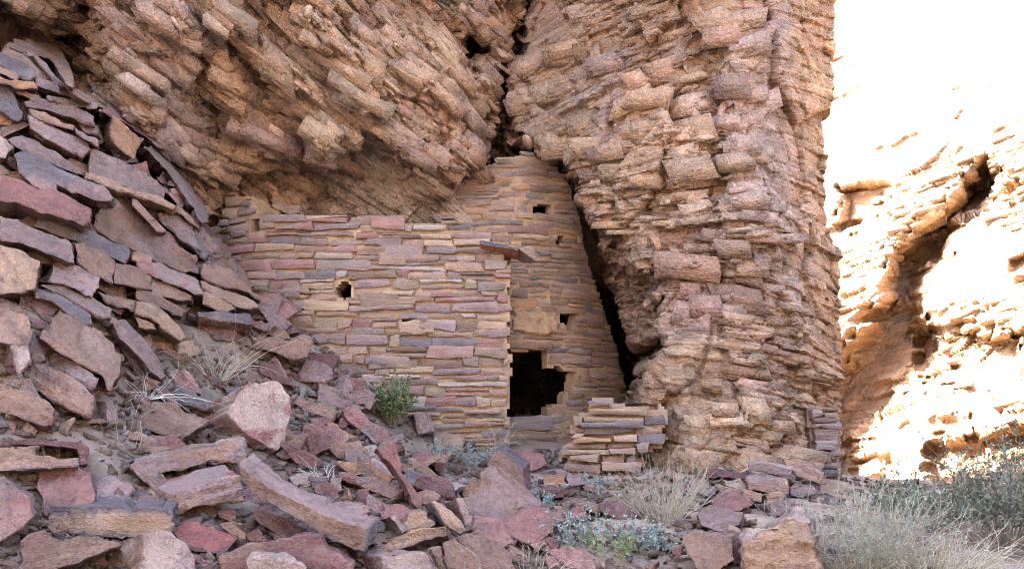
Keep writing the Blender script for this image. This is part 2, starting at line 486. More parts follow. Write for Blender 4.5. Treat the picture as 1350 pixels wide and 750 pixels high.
def block_faces(p, n, A, L_, T, D, out, rg, spread=.16, jt=None):
    """angular broken blocks standing out of a rock face: p centres, n outward, A long axis; returns verts, quads"""
    m = len(p)
    A = A - n * (A * n).sum(-1, keepdims=True); A /= np.linalg.norm(A, axis=-1, keepdims=True) + 1e-9
    B = np.cross(n, A)
    r = rg.normal(0, spread, (m, 3, 1))
    n2 = n + r[:, 0] * A + r[:, 1] * B; n2 /= np.linalg.norm(n2, axis=-1, keepdims=True)
    A2 = A + r[:, 2] * .7 * B - n2 * (A * n2).sum(-1, keepdims=True); A2 /= np.linalg.norm(A2, axis=-1, keepdims=True)
    B2 = np.cross(n2, A2)
    sk = rg.normal(0, .35, m)
    V = np.zeros((m, 8, 3)); k = 0
    for w_ in (1, -1):
        for sa, sb in ((-1, -1), (1, -1), (1, 1), (-1, 1)):
            ja = rg.uniform(.72, 1.05, m); jb = rg.uniform(.70, 1.05, m); jo = rg.normal(0, .22, m) * (T if jt is None else jt)
            la = sa * .5 * L_ * ja + sk * sb * .5 * T; lb = sb * .5 * T * jb
            o = (out + jo) if w_ > 0 else -D
            V[:, k] = p + A2 * la[:, None] + B2 * lb[:, None] + n2 * np.asarray(o)[..., None]
            k += 1
    q = np.array([(0, 1, 2, 3), (0, 4, 5, 1), (1, 5, 6, 2), (2, 6, 7, 3), (3, 7, 4, 0)])
    f = (np.arange(m)[:, None, None] * 8 + q[None]).reshape(-1, 4)
    return V, f, A2, B2


def build_cliff():
    xs = np.r_[np.arange(-420, -30, 5.0), np.arange(-30, 1118, 1.35)]
    ys = np.r_[np.arange(-420, -30, 5.0), np.arange(-30, 662, 1.35)]
    px, py = np.meshgrid(xs, ys)
    px = px - 22 * smooth(880, 1118, px) * smooth(560, 200, py)
    Y = cliff_depth(px, py)
    V = P(px, py, Y)
    Y = blur(Y, 2); V = P(px, py, Y)
    n = face_dir(V, normals_of(P(px, py, blur(Y, 10))))
    # bedding: dips down to the right on the left of the crack, rises to the right beyond it
    crackx = np.interp(py, [p[1] for p in CRACK], [p[0] for p in CRACK])
    left = px < crackx
    th = np.where(left, R(-37) + R(9) * vnoise(px / 170, py / 170, 0 * px, 31), R(19) * smooth(420, 60, py) - R(4) + R(7) * vnoise(px / 150, py / 150, 0 * px, 32))
    x, z, d = V[..., 0], V[..., 2], V[..., 1]
    x0 = np.where(left, -1.5, 2.0); z0 = np.where(left, 4.5, 3.5)
    a = (x - x0) * np.cos(th) + (z - z0) * np.sin(th)
    b = -(x - x0) * np.sin(th) + (z - z0) * np.cos(th)
    # ground cracks, then three sizes of block
    off = np.where(left, 0, 500.0)
    b = b + .07 * fbm(a * .35, b * .4, d * .4, 43, 2)
    v1, r1, q1, e1 = bricks(a + off, b, d, .85, .36, .6, 100, 1.1, .6)
    v2, r2, q2, e2 = bricks(a + off, b, d + .2 * a, .34, .125, .24, 200, 1.9, .9)
    v3, r3, q3, e3 = bricks(a + off, b, d + .3 * a, .15, .045, .10, 300, .9, .7)
    f1, s1, g1 = facets((a + off) / .62, b / .26, d / .5, 401); f2, s2, g2 = facets((a + off) / .24, b / .085, d / .2, 402); f3, s3, g3 = facets((a + off) / .10, b / .035, d / .09, 403)
    f0, s0, g0 = facets((a + off) / 1.5, b / np.where(left, .9, 1.5), d / 1.5, 400)
    rough = np.clip(.65 + .5 * fbm(x * .8, z * .8, d * .8, 41, 3), .25, 1.3)
    lam = smooth(-.25, .35, fbm(x * .7 + 9, z * .9, d * .7, 44, 3))           # where the bedding shows as thin leaves
    kl = np.where(left, 1.0, .75)
    calm = 1 - .55 * smooth(15, -25, sdf(px, py, POCKET)) - .35 * smooth(20, -30, sdf(px, py, [(130, -60), (330, -60), (270, 90), (300, 215), (200, 230)]))
    slabby = np.where(left, 1.0, .50 + .50 * smooth(-.30, .25, fbm(x * .75 + 3, z * .6, d * .5, 45, 3)))
    k = kl * calm * slabby
    big = fbm(x * .55, z * .55, d * .55, 51, 4)
    disp = .08 * big * kl + k * (np.where(left, .085, .055) * v1 + np.where(left, .075, .052) * v2 * rough + np.where(left, .075, .060) * f1 + .012 * f2 * rough)
    disp += kl * np.where(left, .13, .22) * f0 - .05 * kl * np.exp(-(g0 / .03) ** 2)
    disp += k * (.011 * v3 * rough * (.2 + lam) + .003 * f3)
    disp -= .035 * k * np.exp(-(g1 / .05) ** 2) + .030 * k * np.exp(-(e2 / .10) ** 2) * (h3(np.floor(a * 2), np.floor(b * 5), np.floor(d * 2), 9) > .35) + .010 * k * np.exp(-(e3 / .14) ** 2) + .012 * k * np.exp(-(g2 / .05) ** 2) + 0
    # vertical joints on the buttress
    jx = x + .08 * vnoise(x * 2, z * 2, 0 * x, 61)
    disp -= np.where(left, 0, .10 * smooth(.06, 0, np.abs(((jx * 1.1 + .3 * z * .3) % 1.0) - .5)) * smooth(.0, .4, vnoise(x * .7, z * .5, 0 * x, 62)))
    V = V + n * disp[..., None]
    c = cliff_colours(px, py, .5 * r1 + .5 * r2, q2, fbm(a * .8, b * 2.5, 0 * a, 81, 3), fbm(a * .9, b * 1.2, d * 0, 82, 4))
    c = c * (1 + .26 * (r3 - .5) + .30 * (s1 - .5) + .34 * (s2 - .5) + .30 * (q2 - .5))[..., None]
    c = c * np.array((1.02, .985, .935))
    bed = np.stack([a + off, b, d], -1)
    # the buttress turns its back: run the right edge on into the rock
    nb = 26
    tailV = np.stack([V[:, -1] + np.array((.02 * t - .004 * t * t * .3, .22 * t, 0)) + .07 * t ** .3 * np.stack([vnoise(ys / 9 + t, ys * 0 + t * .7, ys * 0, 91), 0 * ys, 0 * ys], -1) for t in range(1, nb)], 1)
    V = np.concatenate([V, tailV], 1)
    c = np.concatenate([c, np.repeat(c[:, -1:], nb - 1, 1)], 1)
    bt = np.repeat(bed[:, -1:], nb - 1, 1); bt[..., 2] += np.arange(1, nb) * .22
    bed = np.concatenate([bed, bt], 1)
    # unseen run to the left, added to keep stray sun off the alcove
    hd = np.stack([V[:, 0] + np.array((-1.3 * t, -.55 * t, 0)) + .5 * np.stack([0 * ys, vnoise(ys / 90, ys * 0 + t * .6, 0 * ys, 97), 0 * ys], -1) for t in range(13, 0, -1)], 1)
    V = np.concatenate([hd, V], 1); c = np.concatenate([np.repeat(c[:, :1], 13, 1), c], 1)
    bd_ = np.repeat(bed[:, :1], 13, 1); bd_[..., 0] -= np.arange(13, 0, -1) * 1.3; bed = np.concatenate([bd_, bed], 1)
    # unseen upper wall, added above the frame and leaning out to shade the alcove
    up = 14
    top = np.stack([V[0] + np.array((0, -.10 * t, 2.0 * t)) + np.stack([0 * V[0][:, 0], .5 * vnoise(V[0][:, 0] * .5, 0 * V[0][:, 0] + t, 0 * V[0][:, 0], 95), 0 * V[0][:, 0]], -1) for t in range(up - 1, 0, -1)], 0)
    V = np.concatenate([top, V], 0)
    c = np.concatenate([np.repeat(c[:1], up - 1, 0), c], 0); bed = np.concatenate([np.repeat(bed[:1], up - 1, 0), bed], 0)
    # angular blocks broken out along the bedding, part of the same face
    rg = np.random.default_rng(6)
    Vg = V[up - 1:, 13:13 + len(xs)]; cg = c[up - 1:, 13:13 + len(xs)]
    sx = rg.integers(70, len(xs) - 6, 26000); sy = rg.integers(66, len(ys), 26000)
    lf = left[sy, sx]; pk = sdf(px[sy, sx], py[sy, sx], POCKET) < 0
    keep = (rg.random(len(sx)) < np.where(lf, .42, .30 * smooth(.55, .95, slabby[sy, sx]))) & (px[sy, sx] < 1058) & ~(pk & (rg.random(len(sx)) < .75)) & (sdf(px[sy, sx], py[sy, sx], HOLE) > 4) & (sdf(px[sy, sx], py[sy, sx], HOLE2) > 4) & ~(np.abs(px[sy, sx] - np.interp(py[sy, sx], [p[1] for p in WEDGE], [p[0] for p in WEDGE]) - 6) < 26) & ~((sdf(px[sy, sx], py[sy, sx], LOWFACE) < 0) & (rg.random(len(sx)) < .6)) & (sdf(px[sy, sx], py[sy, sx], BEHIND) > -6) & (rg.random(len(sx)) < .35 + .9 * smooth(-.4, .4, fbm(Vg[sy, sx][:, 0] * .9, Vg[sy, sx][:, 2] * 1.2, 0 * sx, 66, 3)))
    sx, sy, lf = sx[keep], sy[keep], lf[keep]
    p_ = Vg[sy, sx]; n_ = n[sy, sx]; t_ = th[sy, sx]
    A_ = np.stack([np.cos(t_), 0 * t_, np.sin(t_)], -1)
    m = len(sx)
    u_ = rg.random(m) ** 2.2
    T_ = np.where(lf, .04 + .13 * u_, .022 + .075 * u_); L_ = T_ * rg.uniform(1.6, 5.5, m) * np.where(lf, .9, 1.25)
    pr_ = T_ * np.where(lf, rg.uniform(-.1, .55, m), rg.uniform(-.15, .32, m)); sp_ = np.where(lf, .10, .05)
    # a few broad joint faces
    bx = rg.integers(70, len(xs) - 60, 900); by = rg.integers(66, len(ys), 900)
    kb = (px[by, bx] < 1045) & (rg.random(900) < np.where(left[by, bx], .22, .75)) & (sdf(px[by, bx], py[by, bx], UNDER) > 12) & (sdf(px[by, bx], py[by, bx], POCKET) > 10) & (sdf(px[by, bx], py[by, bx], BEHIND) > 10) & (pline(px[by, bx], py[by, bx], CRACK) > 14) & (sdf(px[by, bx], py[by, bx], LOWFACE) > 0) & (sdf(px[by, bx], py[by, bx], HOLE) > 14)
    bx, by = bx[kb], by[kb]; mb = len(bx)
    Tb = rg.uniform(.10, .30, mb); Lb = Tb * rg.uniform(.9, 2.4, mb)
    sx, sy, lf = np.r_[sx, bx], np.r_[sy, by], np.r_[lf, left[by, bx]]
    p_ = Vg[sy, sx]; n_ = n[sy, sx]; t_ = th[sy, sx]; m = len(sx)
    A_ = np.stack([np.cos(t_), 0 * t_, np.sin(t_)], -1)
    T_ = np.r_[T_, Tb]; L_ = np.r_[L_, Lb]; pr_ = np.r_[pr_, rg.uniform(.0, .065, mb)]; sp_ = np.r_[sp_, np.full(mb, .13)]
    bv, bf, A2, B2 = block_faces(p_, n_, A_, L_, T_, .25 + 0 * T_, pr_, rg, sp_[:, None, None], np.minimum(T_, .07))
    bc = cg[sy, sx] * (1 + .26 * (rg.random((m, 1)) - .5)) * (1 + .06 * (rg.random((m, 3)) - .5))
    loc = bv - p_[:, None]
    bb = np.stack([(loc * A2[:, None]).sum(-1), .5 * (loc * B2[:, None]).sum(-1), (loc * n_[:, None]).sum(-1)], -1) + rg.random((m, 1, 3)) * 60
    # unseen sheet behind the face, added to block sun leaks
    sh = V[::9, :-230:9] + np.array((0, 2.6, 0)); nsh = sh.shape
    n0 = V.shape[0] * V.shape[1]
    allV = np.concatenate([V.reshape(-1, 3), bv.reshape(-1, 3)]); allF = np.concatenate([grid_faces(V.shape[0], V.shape[1]), bf + n0])
    allC = np.concatenate([c.reshape(-1, 3), np.repeat(bc, 8, 0)]); allB = np.concatenate([bed.reshape(-1, 3), bb.reshape(-1, 3)])
    allF = np.concatenate([allF, grid_faces(nsh[0], nsh[1]) + len(allV)])
    allV = np.concatenate([allV, sh.reshape(-1, 3)]); allC = np.concatenate([allC, c[::9, :-230:9].reshape(-1, 3)]); allB = np.concatenate([allB, bed[::9, :-230:9].reshape(-1, 3)])
    o = mk('cliff', allV, allF, M_CLIFF, np.clip(allC, .02, .9), allB)
    tag(o, 'tan fractured sandstone cliff overhanging the ruin', None, None, 'structure')


build_cliff()

# ------------------------------------------------------------------ far sunlit cliff
FCAVE = [(1090, 650), (1100, 500), (1128, 462), (1150, 425), (1168, 395), (1185, 345), (1212, 315), (1240, 282), (1272, 250), (1300, 222), (1312, 226), (1300, 255), (1262, 300), (1232, 340),
         (1214, 372), (1216, 410), (1238, 440), (1245, 470), (1212, 500), (1160, 545), (1140, 575), (1150, 600), (1150, 650)]
FOUT = [([(1108, 252), (1170, 246), (1182, 262), (1140, 285), (1112, 305)], .8), ([(1205, 440), (1262, 430), (1345, 440), (1350, 505), (1300, 512), (1215, 508)], .7), ([(1225, 590), (1350, 560), (1400, 560), (1400, 640), (1225, 640)], .6),
        ([(1330, 340), (1400, 330), (1400, 360), (1330, 365)], .4), ([(1215, 548), (1280, 548), (1282, 566), (1220, 566)], .35), ([(1280, 255), (1400, 225), (1400, 262), (1290, 290)], .6)]


def build_far():
    xs = np.r_[np.arange(1060, 1390, 1.3), np.arange(1390, 2000, 6)]
    ys = np.r_[np.arange(-500, -30, 6), np.arange(-30, 720, 1.3)]
    px, py = np.meshgrid(xs, ys)
    # a plane turned towards the left and leaning back
    v = -(py - 375) / F; u = (px - 675) / F
    Y0 = 23 - (px - 1100) / 240 * 4.5
    Y = Y0 + (300 - py) / 240 * 3.4
    jb = np.floor(py / 9 + px / 55 + .5 * vnoise(px / 40, py / 40, 0 * px, 774)); o_ = h3(jb, jb * 0, jb * 0, 773)
    q1_ = h3(np.floor(px / (10 + 16 * o_) + 7 * o_), jb, jb * 0, 772)
    w = 4 * fbm(px / 50, py / 50, 0 * px, 15, 4) + 9 * (q1_ - .5)
    Y = Y + 2.2 * smooth(44, 0, sdf(px, py, FCAVE) + 22 + w * 1.6)
    for poly, a in FOUT:
        Y = Y + a * smooth(18, 0, sdf(px, py, poly) + 9 + w * 1.6)
    Y = blur(Y, 1); V = P(px, py, Y); n = face_dir(V, normals_of(P(px, py, blur(Y, 10))))
    x, z, d = V[..., 0], V[..., 2], V[..., 1]
    th = R(9)
    s = x * .75 - d * .66
    a = s * math.cos(th) + z * math.sin(th); b = -s * math.sin(th) + z * math.cos(th)
    v1, r1, q1, e1 = bricks(a, b, d, 2.2, .75, 2.0, 500, .8, .7)
    v2, r2, q2, e2 = bricks(a, b, d, .8, .22, .8, 600, .8, .7)
    v3, r3, q3, e3 = bricks(a, b, d, .35, .085, .5, 700, .8, .5)
    f1, s1, g1 = facets(a / 1.0, b / .34, d / .8, 501); f2, s2, g2 = facets(a / .36, b / .12, d / .3, 502)
    calm = smooth(-.5, .4, fbm(x * .3, z * .45, d * .3, 57, 3) - .25 + smooth(120, 330, py) * .5)
    disp = .10 * fbm(x * .4, z * .4, d * .4, 55, 3) + (.10 * v1 + .045 * v2 + .07 * f1 + .02 * f2) * (.08 + .72 * calm) + (.003 + .010 * calm) * v3 - .10 * smooth(.70, .80, fbm(a * .8, b * 2.4, d * .8, 59, 4)) * (1 - calm) * smooth(20, 240, py) - .03 * np.exp(-(e2 / .08) ** 2) * calm
    V = V + n * disp[..., None]
    base = np.array((.42, .27, .155)); c = base * (.85 + .3 * r2 + .15 * (r1 - .5))[..., None]
    c = c * (1 - .12 * smooth(0, .8, fbm(a, b * 3, 0 * a, 58, 3)))[..., None]
    rg = np.random.default_rng(8)
    sx = rg.integers(4, 270, 7000); sy = rg.integers(80, len(ys) - 4, 7000)
    keep = rg.random(7000) < .16 * smooth(.35, 1, calm[sy, sx]) * smooth(-4, 10, sdf(px[sy, sx], py[sy, sx], FCAVE))
    sx, sy = sx[keep], sy[keep]; m = len(sx)
    u_ = rg.random(m) ** 2.2; T_ = .04 + .13 * u_; L_ = T_ * rg.uniform(1.8, 6, m)
    A_ = np.broadcast_to(np.array((.55, -.75, .16)), (m, 3))
    bv, bf, A2, B2 = block_faces(V[sy, sx], n[sy, sx], A_, L_, T_, .4 + 0 * T_, T_ * rg.uniform(-.1, .4, m), rg, .06)
    bc = c[sy, sx] * (1 + .25 * (rg.random((m, 1)) - .5))
    bb = (bv - V[sy, sx][:, None]) + rg.random((m, 1, 3)) * 60
    n0 = px.size
    o = mk('sunlit_cliff', np.concatenate([V.reshape(-1, 3), bv.reshape(-1, 3)]), np.concatenate([grid_faces(*px.shape), bf + n0]), M_CLIFF, np.clip(np.concatenate([c.reshape(-1, 3), np.repeat(bc, 8, 0)]), .02, .9),
           np.concatenate([np.stack([a, b, d], -1).reshape(-1, 3), bb.reshape(-1, 3)]))
    tag(o, 'far canyon cliff in full sun right of the buttress', None, None, 'structure')


build_far()


def build_opposite():
    """unseen wall behind the viewer, added to block low sky and bounce light in"""
    gx, gz = np.meshgrid(np.linspace(-70, 70, 180), np.linspace(-3, 17, 50))
    Y = -20 - gz * .25 + 1.6 * fbm(gx * .12, gz * .2, 0 * gx, 91, 4)
    a, _, _ = facets(gx / 3, gz / 1.2, Y * 0, 92)
    Y = Y + .5 * a
    V = np.stack([gx, Y, gz + .8 * fbm(gx * .1, 0 * gx, 0 * gx, 93, 3) * (gz > 12)], -1).reshape(-1, 3)
    c = np.array((.46, .365, .285)) * (1 + .25 * fbm(gx * .3, gz * .9, 0 * gx, 94, 3))[..., None]  # kept pale so the added wall throws more light into the alcove
    o = mk('unseen_canyon_wall', V, grid_faces(*gx.shape)[:, ::-1], M_CLIFF, np.clip(c, .02, .9).reshape(-1, 3), V)
    tag(o, 'unseen opposite canyon wall, added to shape the light in the alcove', None, None, 'structure')


build_opposite()
# ------------------------------------------------------------------ masonry
class Plan:
    """plan curve of a wall: photo x and distance of a few points, resampled by arc length"""
    def __init__(self, pts, py=430):
        w = np.array([P(px, py, Y) for px, Y in pts])[:, :2]
        t = np.linspace(0, 1, len(w)); tt = np.linspace(0, 1, 400)
        X = np.c_[np.interp(tt, t, w[:, 0]), np.interp(tt, t, w[:, 1])]
        for _ in range(900):
            X[1:-1] = (X[:-2] + X[2:]) / 2
            if _ > 250 and len(w) > 2: break
        s = np.r_[0, np.cumsum(np.hypot(*np.diff(X, axis=0).T))]
        self.L = s[-1]; self.s = s; self.X = X

    def at(self, s, z, out):
        s = np.asarray(s, float)
        x = np.interp(s, self.s, self.X[:, 0]); y = np.interp(s, self.s, self.X[:, 1])
        e = .04
        tx = np.interp(s + e, self.s, self.X[:, 0]) - np.interp(s - e, self.s, self.X[:, 0])
        ty = np.interp(s + e, self.s, self.X[:, 1]) - np.interp(s - e, self.s, self.X[:, 1])
        ln = np.hypot(tx, ty) + 1e-9
        x = x + (s < 0) * s * tx / ln + (s > self.L) * (s - self.L) * tx / ln
        y = y + (s < 0) * s * ty / ln + (s > self.L) * (s - self.L) * ty / ln
        return np.stack([x + ty / ln * out, y - tx / ln * out, np.asarray(z, float) + 0 * x], -1)


def stone_block(pl, s0, s1, z0, z1, out, depth, rg, rough=.008, tilt=0.0, edge=.013, lean=0):
    """one roughly dressed stone: rounded gridded face running back into the wall"""
    nx = max(3, int((s1 - s0) / .05)); nz = 3 if z1 - z0 < .11 else 4
    u = np.linspace(0, 1, nx + 1); v = np.linspace(0, 1, nz + 1)
    U, Vv = np.meshgrid(u, v)
    j = (rg.random((4, 2)) - .5)
    cx = [j[k, 0] * .045 for k in range(4)]; cz = [j[k, 1] * min(.034, .42 * (z1 - z0)) for k in range(4)]
    S = s0 + (s1 - s0) * U; Z = z0 + (z1 - z0) * Vv + tilt * (U - .5) * (s1 - s0)
    bl = [(1 - U) * (1 - Vv), U * (1 - Vv), (1 - U) * Vv, U * Vv]
    for k in range(4):
        S = S + bl[k] * cx[k]; Z = Z + bl[k] * cz[k]
    sd = rg.integers(1, 9999)
    wob = vnoise(S * 9 + sd, Z * 0 + sd * .7, Z * 0, 3)
    Z = Z + .013 * wob * (2 * Vv - 1) * min(1, (z1 - z0) / .08)
    ed = np.minimum(np.minimum(U, 1 - U) * (s1 - s0), np.minimum(Vv, 1 - Vv) * (z1 - z0))
    O = out - edge * np.exp(-(ed / .012) ** 2) + rough * fbm(S * 8 + sd, Z * 14, Z * 0 + sd, 5, 3) + lean * (Vv - .5)
    fr = pl.at(S, Z, O).reshape(-1, 3)
    i = np.arange((nx + 1) * (nz + 1)).reshape(nz + 1, nx + 1)
    ring = np.r_[i[0, :], i[1:, -1], i[-1, -2::-1], i[-2:0:-1, 0]]
    back = pl.at(S.ravel()[ring], Z.ravel()[ring], np.full(len(ring), out - depth))
    n = len(fr); m = len(ring)
    V = np.concatenate([fr, back])
    f1 = np.stack([i[:-1, :-1], i[:-1, 1:], i[1:, 1:], i[1:, :-1]], -1).reshape(-1, 4)
    k = np.arange(m); k2 = (k + 1) % m
    f2 = np.stack([ring[k2], ring[k], n + k, n + k2], -1)
    off = rg.random(3) * 40
    bed = np.concatenate([np.stack([S, Z * 1.0, O], -1).reshape(-1, 3), np.stack([S.ravel()[ring], Z.ravel()[ring], np.full(m, out - depth)], -1)]) + off
    return V, np.concatenate([f1, f2]), bed


def masonry(name, pl, z0, z1, inside, hr, lr, pal, wts, mudc, thick, parent=None, seed=1, origin=None, gap=.012, out_r=(0, .035), wave=.02, core=True, smin=None, smax=None, big=.06, coremin=.028,
            zslope=0.0, mudout=-.012, ridge=.0, core_in=None, tall=0):
    rg = np.random.default_rng(seed)
    smin = 0 if smin is None else smin; smax = pl.L if smax is None else smax
    Vs, Fs, Cs, Bs, Ms = [], [], [], [], []
    nv = 0
    z = z0
    while z < z1:
        h = rg.uniform(*hr)
        if rg.random() < big: h *= 1.5
        s = smin - rg.uniform(0, .3)
        while s < smax:
            l = rg.uniform(*lr) * (1.5 if rg.random() < .15 else 1)
            a, b = max(s, smin), min(s + l, smax)
            s += l
            if b - a < .06: continue
            zw = wave * math.sin(a * 1.3 + z * .7 + seed) + 1.1 * wave * float(vnoise(a * 1.1, z * 1.3, seed * 1.7, 4)) + zslope * (a - smin) + .008 * rg.standard_normal()
            zz0, zz1 = z + zw, z + zw + h
            ss = np.linspace(a, b, 15)
            px, py = proj(pl.at(ss, np.full(15, (zz0 + zz1) / 2), .0))
            ok = inside(px, py)
            for t_ in (.18, .82):
                ok = ok & inside(*proj(pl.at(ss, np.full(15, zz0 + t_ * h), .0)))
            if not ok.any(): continue
            if not ok.all():
                best, cur = (0, 0), None
                for q in range(16):
                    if q < 15 and ok[q]:
                        cur = q if cur is None else cur
                    elif cur is not None:
                        if q - cur > best[1] - best[0]: best = (cur, q)
                        cur = None
                a, b = ss[best[0]], ss[best[1] - 1]
                if b - a < .07: continue
            g = gap * rg.uniform(.5, 1.5)
            # sometimes two thin stones share the course
            subs = [(zz0, zz1)]
            if h > .075 and rg.random() < .28:
                mid = zz0 + h * rg.uniform(.4, .6); subs = [(zz0, mid), (mid, zz1)]
            for (q0, q1) in subs:
                V, f, bd = stone_block(pl, a + g * .5, b - g * .5, q0 + g * .5, q1 - g * .4, rg.uniform(*out_r), .09, rg, tilt=rg.normal(0, .020), lean=rg.normal(0, .008))
                c = (.74 * PAL[rg.choice(list(pal), p=np.array(wts) / sum(wts))] + .26 * np.array((.305, .205, .145))) * .95 * (1 + .30 * (rg.random() - .5)) * (1 + .08 * (rg.random(3) - .5))
                Vs.append(V); Fs.append(f + nv); Bs.append(bd); Cs.append(np.broadcast_to(c, V.shape)); Ms.append(np.zeros(len(f)))
                nv += len(V)
        z += h
    for _ in range(tall):      # bigger blocks that break the courses
        a = rg.uniform(smin, smax - .3); l = rg.uniform(.16, .42); h = rg.uniform(.11, .17); zc = rg.uniform(z0, z1)
        px, py = proj(pl.at(np.r_[a, a + l, a, a + l, a + l / 2], np.r_[zc, zc, zc + h, zc + h, zc + h / 2], 0.0))
        if not inside(px, py).all(): continue
        V, f, bd = stone_block(pl, a, a + l, zc, zc + h, out_r[1] - rg.uniform(.004, .02), .12, rg, tilt=rg.normal(0, .02))
        c = (.74 * PAL[rg.choice(list(pal), p=np.array(wts) / sum(wts))] + .26 * np.array((.325, .222, .150))) * rg.uniform(.85, 1.2)
        Vs.append(V); Fs.append(f + nv); Bs.append(bd); Cs.append(np.broadcast_to(c, V.shape)); Ms.append(np.zeros(len(f))); nv += len(V)
    if core:
        d = coremin
        gs = np.arange(smin, smax + d, d); gz = np.arange(z0 - .1, z1 + .1, d)
        S, Z = np.meshgrid((gs[:-1] + gs[1:]) / 2, (gz[:-1] + gz[1:]) / 2)
        px, py = proj(pl.at(S, Z, 0.0))
        occ = (core_in or inside)(px, py)
        GS, GZ = np.meshgrid(gs, gz)
        mo = mudout + .010 * fbm(GS * 5, GZ * 9, 0 * GS, seed + 3, 4) + ridge
        fr = pl.at(GS, GZ, mo); bk = pl.at(GS, GZ, np.full(GS.shape, -thick) + .02 * vnoise(GS * 4, GZ * 7, 0 * GS, 5))
        nr, nc = GS.shape
        idx = np.arange(nr * nc).reshape(nr, nc)
        A = np.concatenate([fr.reshape(-1, 3), bk.reshape(-1, 3)]); o2 = nr * nc
        quads = []
        q = np.stack([idx[:-1, :-1], idx[:-1, 1:], idx[1:, 1:], idx[1:, :-1]], -1)
        quads.append(q[occ]); quads.append((q[occ] + o2)[:, ::-1])
        oc = np.pad(occ, 1)
        for (dr, dc, e0, e1) in ((-1, 0, 0, 1), (0, 1, 1, 2), (1, 0, 2, 3), (0, -1, 3, 0)):
            edge = occ & ~oc[1 + dr:1 + dr + occ.shape[0], 1 + dc:1 + dc + occ.shape[1]]
            qq = q[edge]
            quads.append(np.stack([qq[:, e0], qq[:, e0] + o2, qq[:, e1] + o2, qq[:, e1]], -1))
        qs = np.concatenate(quads)
        used = np.unique(qs); rem = np.full(len(A), -1); rem[used] = np.arange(len(used))
        A = A[used]; qs = rem[qs]
        mc = np.array(mudc) * (1 + .3 * fbm(A[:, 0] * 3, A[:, 2] * 3, A[:, 1] * 3, seed, 3))[:, None]
        Vs.append(A); Fs.append(qs + nv); Bs.append(A); Cs.append(mc); Ms.append(np.ones(len(qs)))
    V = np.concatenate(Vs); 
    org = parent.location if parent is not None else (origin if origin is not None else (V[:, 0].mean(), V[:, 1].mean(), V[:, 2].min()))
    return mk(name, V, [np.concatenate(Fs)], [M_WALLSTONE, M_MUD], np.clip(np.concatenate(Cs), .02, .9), np.concatenate(Bs), origin=tuple(org), parent=parent, smooth_ang=38, midx=np.concatenate(Ms))


def in_poly(poly):
    return lambda px, py: sdf(px, py, poly) < 0


def wob(px, py, amp, seed):
    return px + amp * vnoise(px / 9, py / 7, 0 * px, seed), py + amp * vnoise(px / 11, py / 6, 0 * px, seed + 1)


ruin = empty('stone_ruin', tuple(P(600, 590, 11.4)))
tag(ruin, 'two storey stone masonry ruin with dark doorway, tucked under the overhanging cliff', 'ruin')

FRONT = [(283, 330), (290, 290), (294, 262), (302, 250), (330, 250), (336, 262), (345, 276), (398, 279), (450, 284), (500, 286), (560, 284), (596, 286), (618, 291), (640, 303), (655, 318), (672, 343), (674, 470), (672, 640), (240, 640), (240, 400)]
def front_in(px, py):
    wx, wy = wob(px, py, 1.2, 3)
    ok = sdf(wx + 8 * (h3(np.floor(py / 9), 0 * py, 0 * py, 5) - .5) * (px > 640), wy + 15 * (h3(np.floor(px / 24 + py / 50), 0 * px, 0 * px, 6) - .4) * (py < 330), FRONT) < 0
    ok &= np.hypot((px - 453) / 11.0, (py - 382) / 11.5) > 1
    ok &= ~((np.abs(px - 539) < 9) & (np.abs(py - 426) < 5))
    ok &= ~((np.abs(px - 334) < 6) & (np.abs(py - 296) < 9))
    return ok
plan_f = Plan([(255, 12.1), (283, 11.72), (320, 11.5), (380, 11.36), (450, 11.30), (560, 11.30), (674, 11.32)])
masonry('front_wall', plan_f, 1.0, 4.6, front_in, (.055, .118), (.12, .50), 'TGBNSKLC', (2.8, 2.2, 2.0, 1.8, 1.2, 1.5, 1.3, 1.0), (.325, .228, .145), .34, ruin, seed=5, out_r=(-.006, .045), gap=.016, mudout=-.030, tall=24, core_in=lambda px, py: front_in(px, py) & (sdf(px, py - 9, FRONT) < 0))

BACK = [(556, 300), (560, 262), (585, 244), (612, 236), (625, 224), (655, 206), (700, 196), (712, 198), (730, 210), (750, 236), (764, 280), (776, 340), (796, 400), (816, 460), (830, 520), (838, 640), (560, 640)]
DOOR = [(670, 461), (722, 462), (723, 483), (740, 483), (743, 488), (759, 489), (758, 500), (755, 503), (754, 516), (744, 520), (743, 532), (724, 534), (722, 549), (666, 549)]
def back_in(px, py):
    ok = sdf(*wob(px, py, 1.0, 13), BACK) < 0
    ok &= sdf(*wob(px, py, 1.5, 15), DOOR) > 0
    ok &= sdf(*wob(px, py, 1.0, 17), [(739, 413), (763, 413), (761, 424), (757, 426), (757, 437), (749, 437), (747, 428), (741, 424)]) > 0
    ok &= ~((np.abs(px - 739) < 4.5) & (np.abs(py - 316) < 5.5))
    ok &= ~((np.abs(px - 716) < 12) & (np.abs(py - 276) < 6))
    return ok
plan_b = Plan([(540, 12.0), (680, 11.85), (760, 12.15), (810, 12.7), (850, 13.4), (900, 14.2)])
masonry('back_wall', plan_b, .9, 5.6, back_in, (.045, .090), (.14, .50), 'TBNGSO', (3, 2.4, 2.6, 2.2, .5, .5), (.315, .208, .128), .16, ruin, seed=8, out_r=(-.004, .018), gap=.011, wave=.015, mudout=-.014, tall=14, core_in=lambda px, py: back_in(px, py) & (sdf(px, py - 7, BACK) < 0))

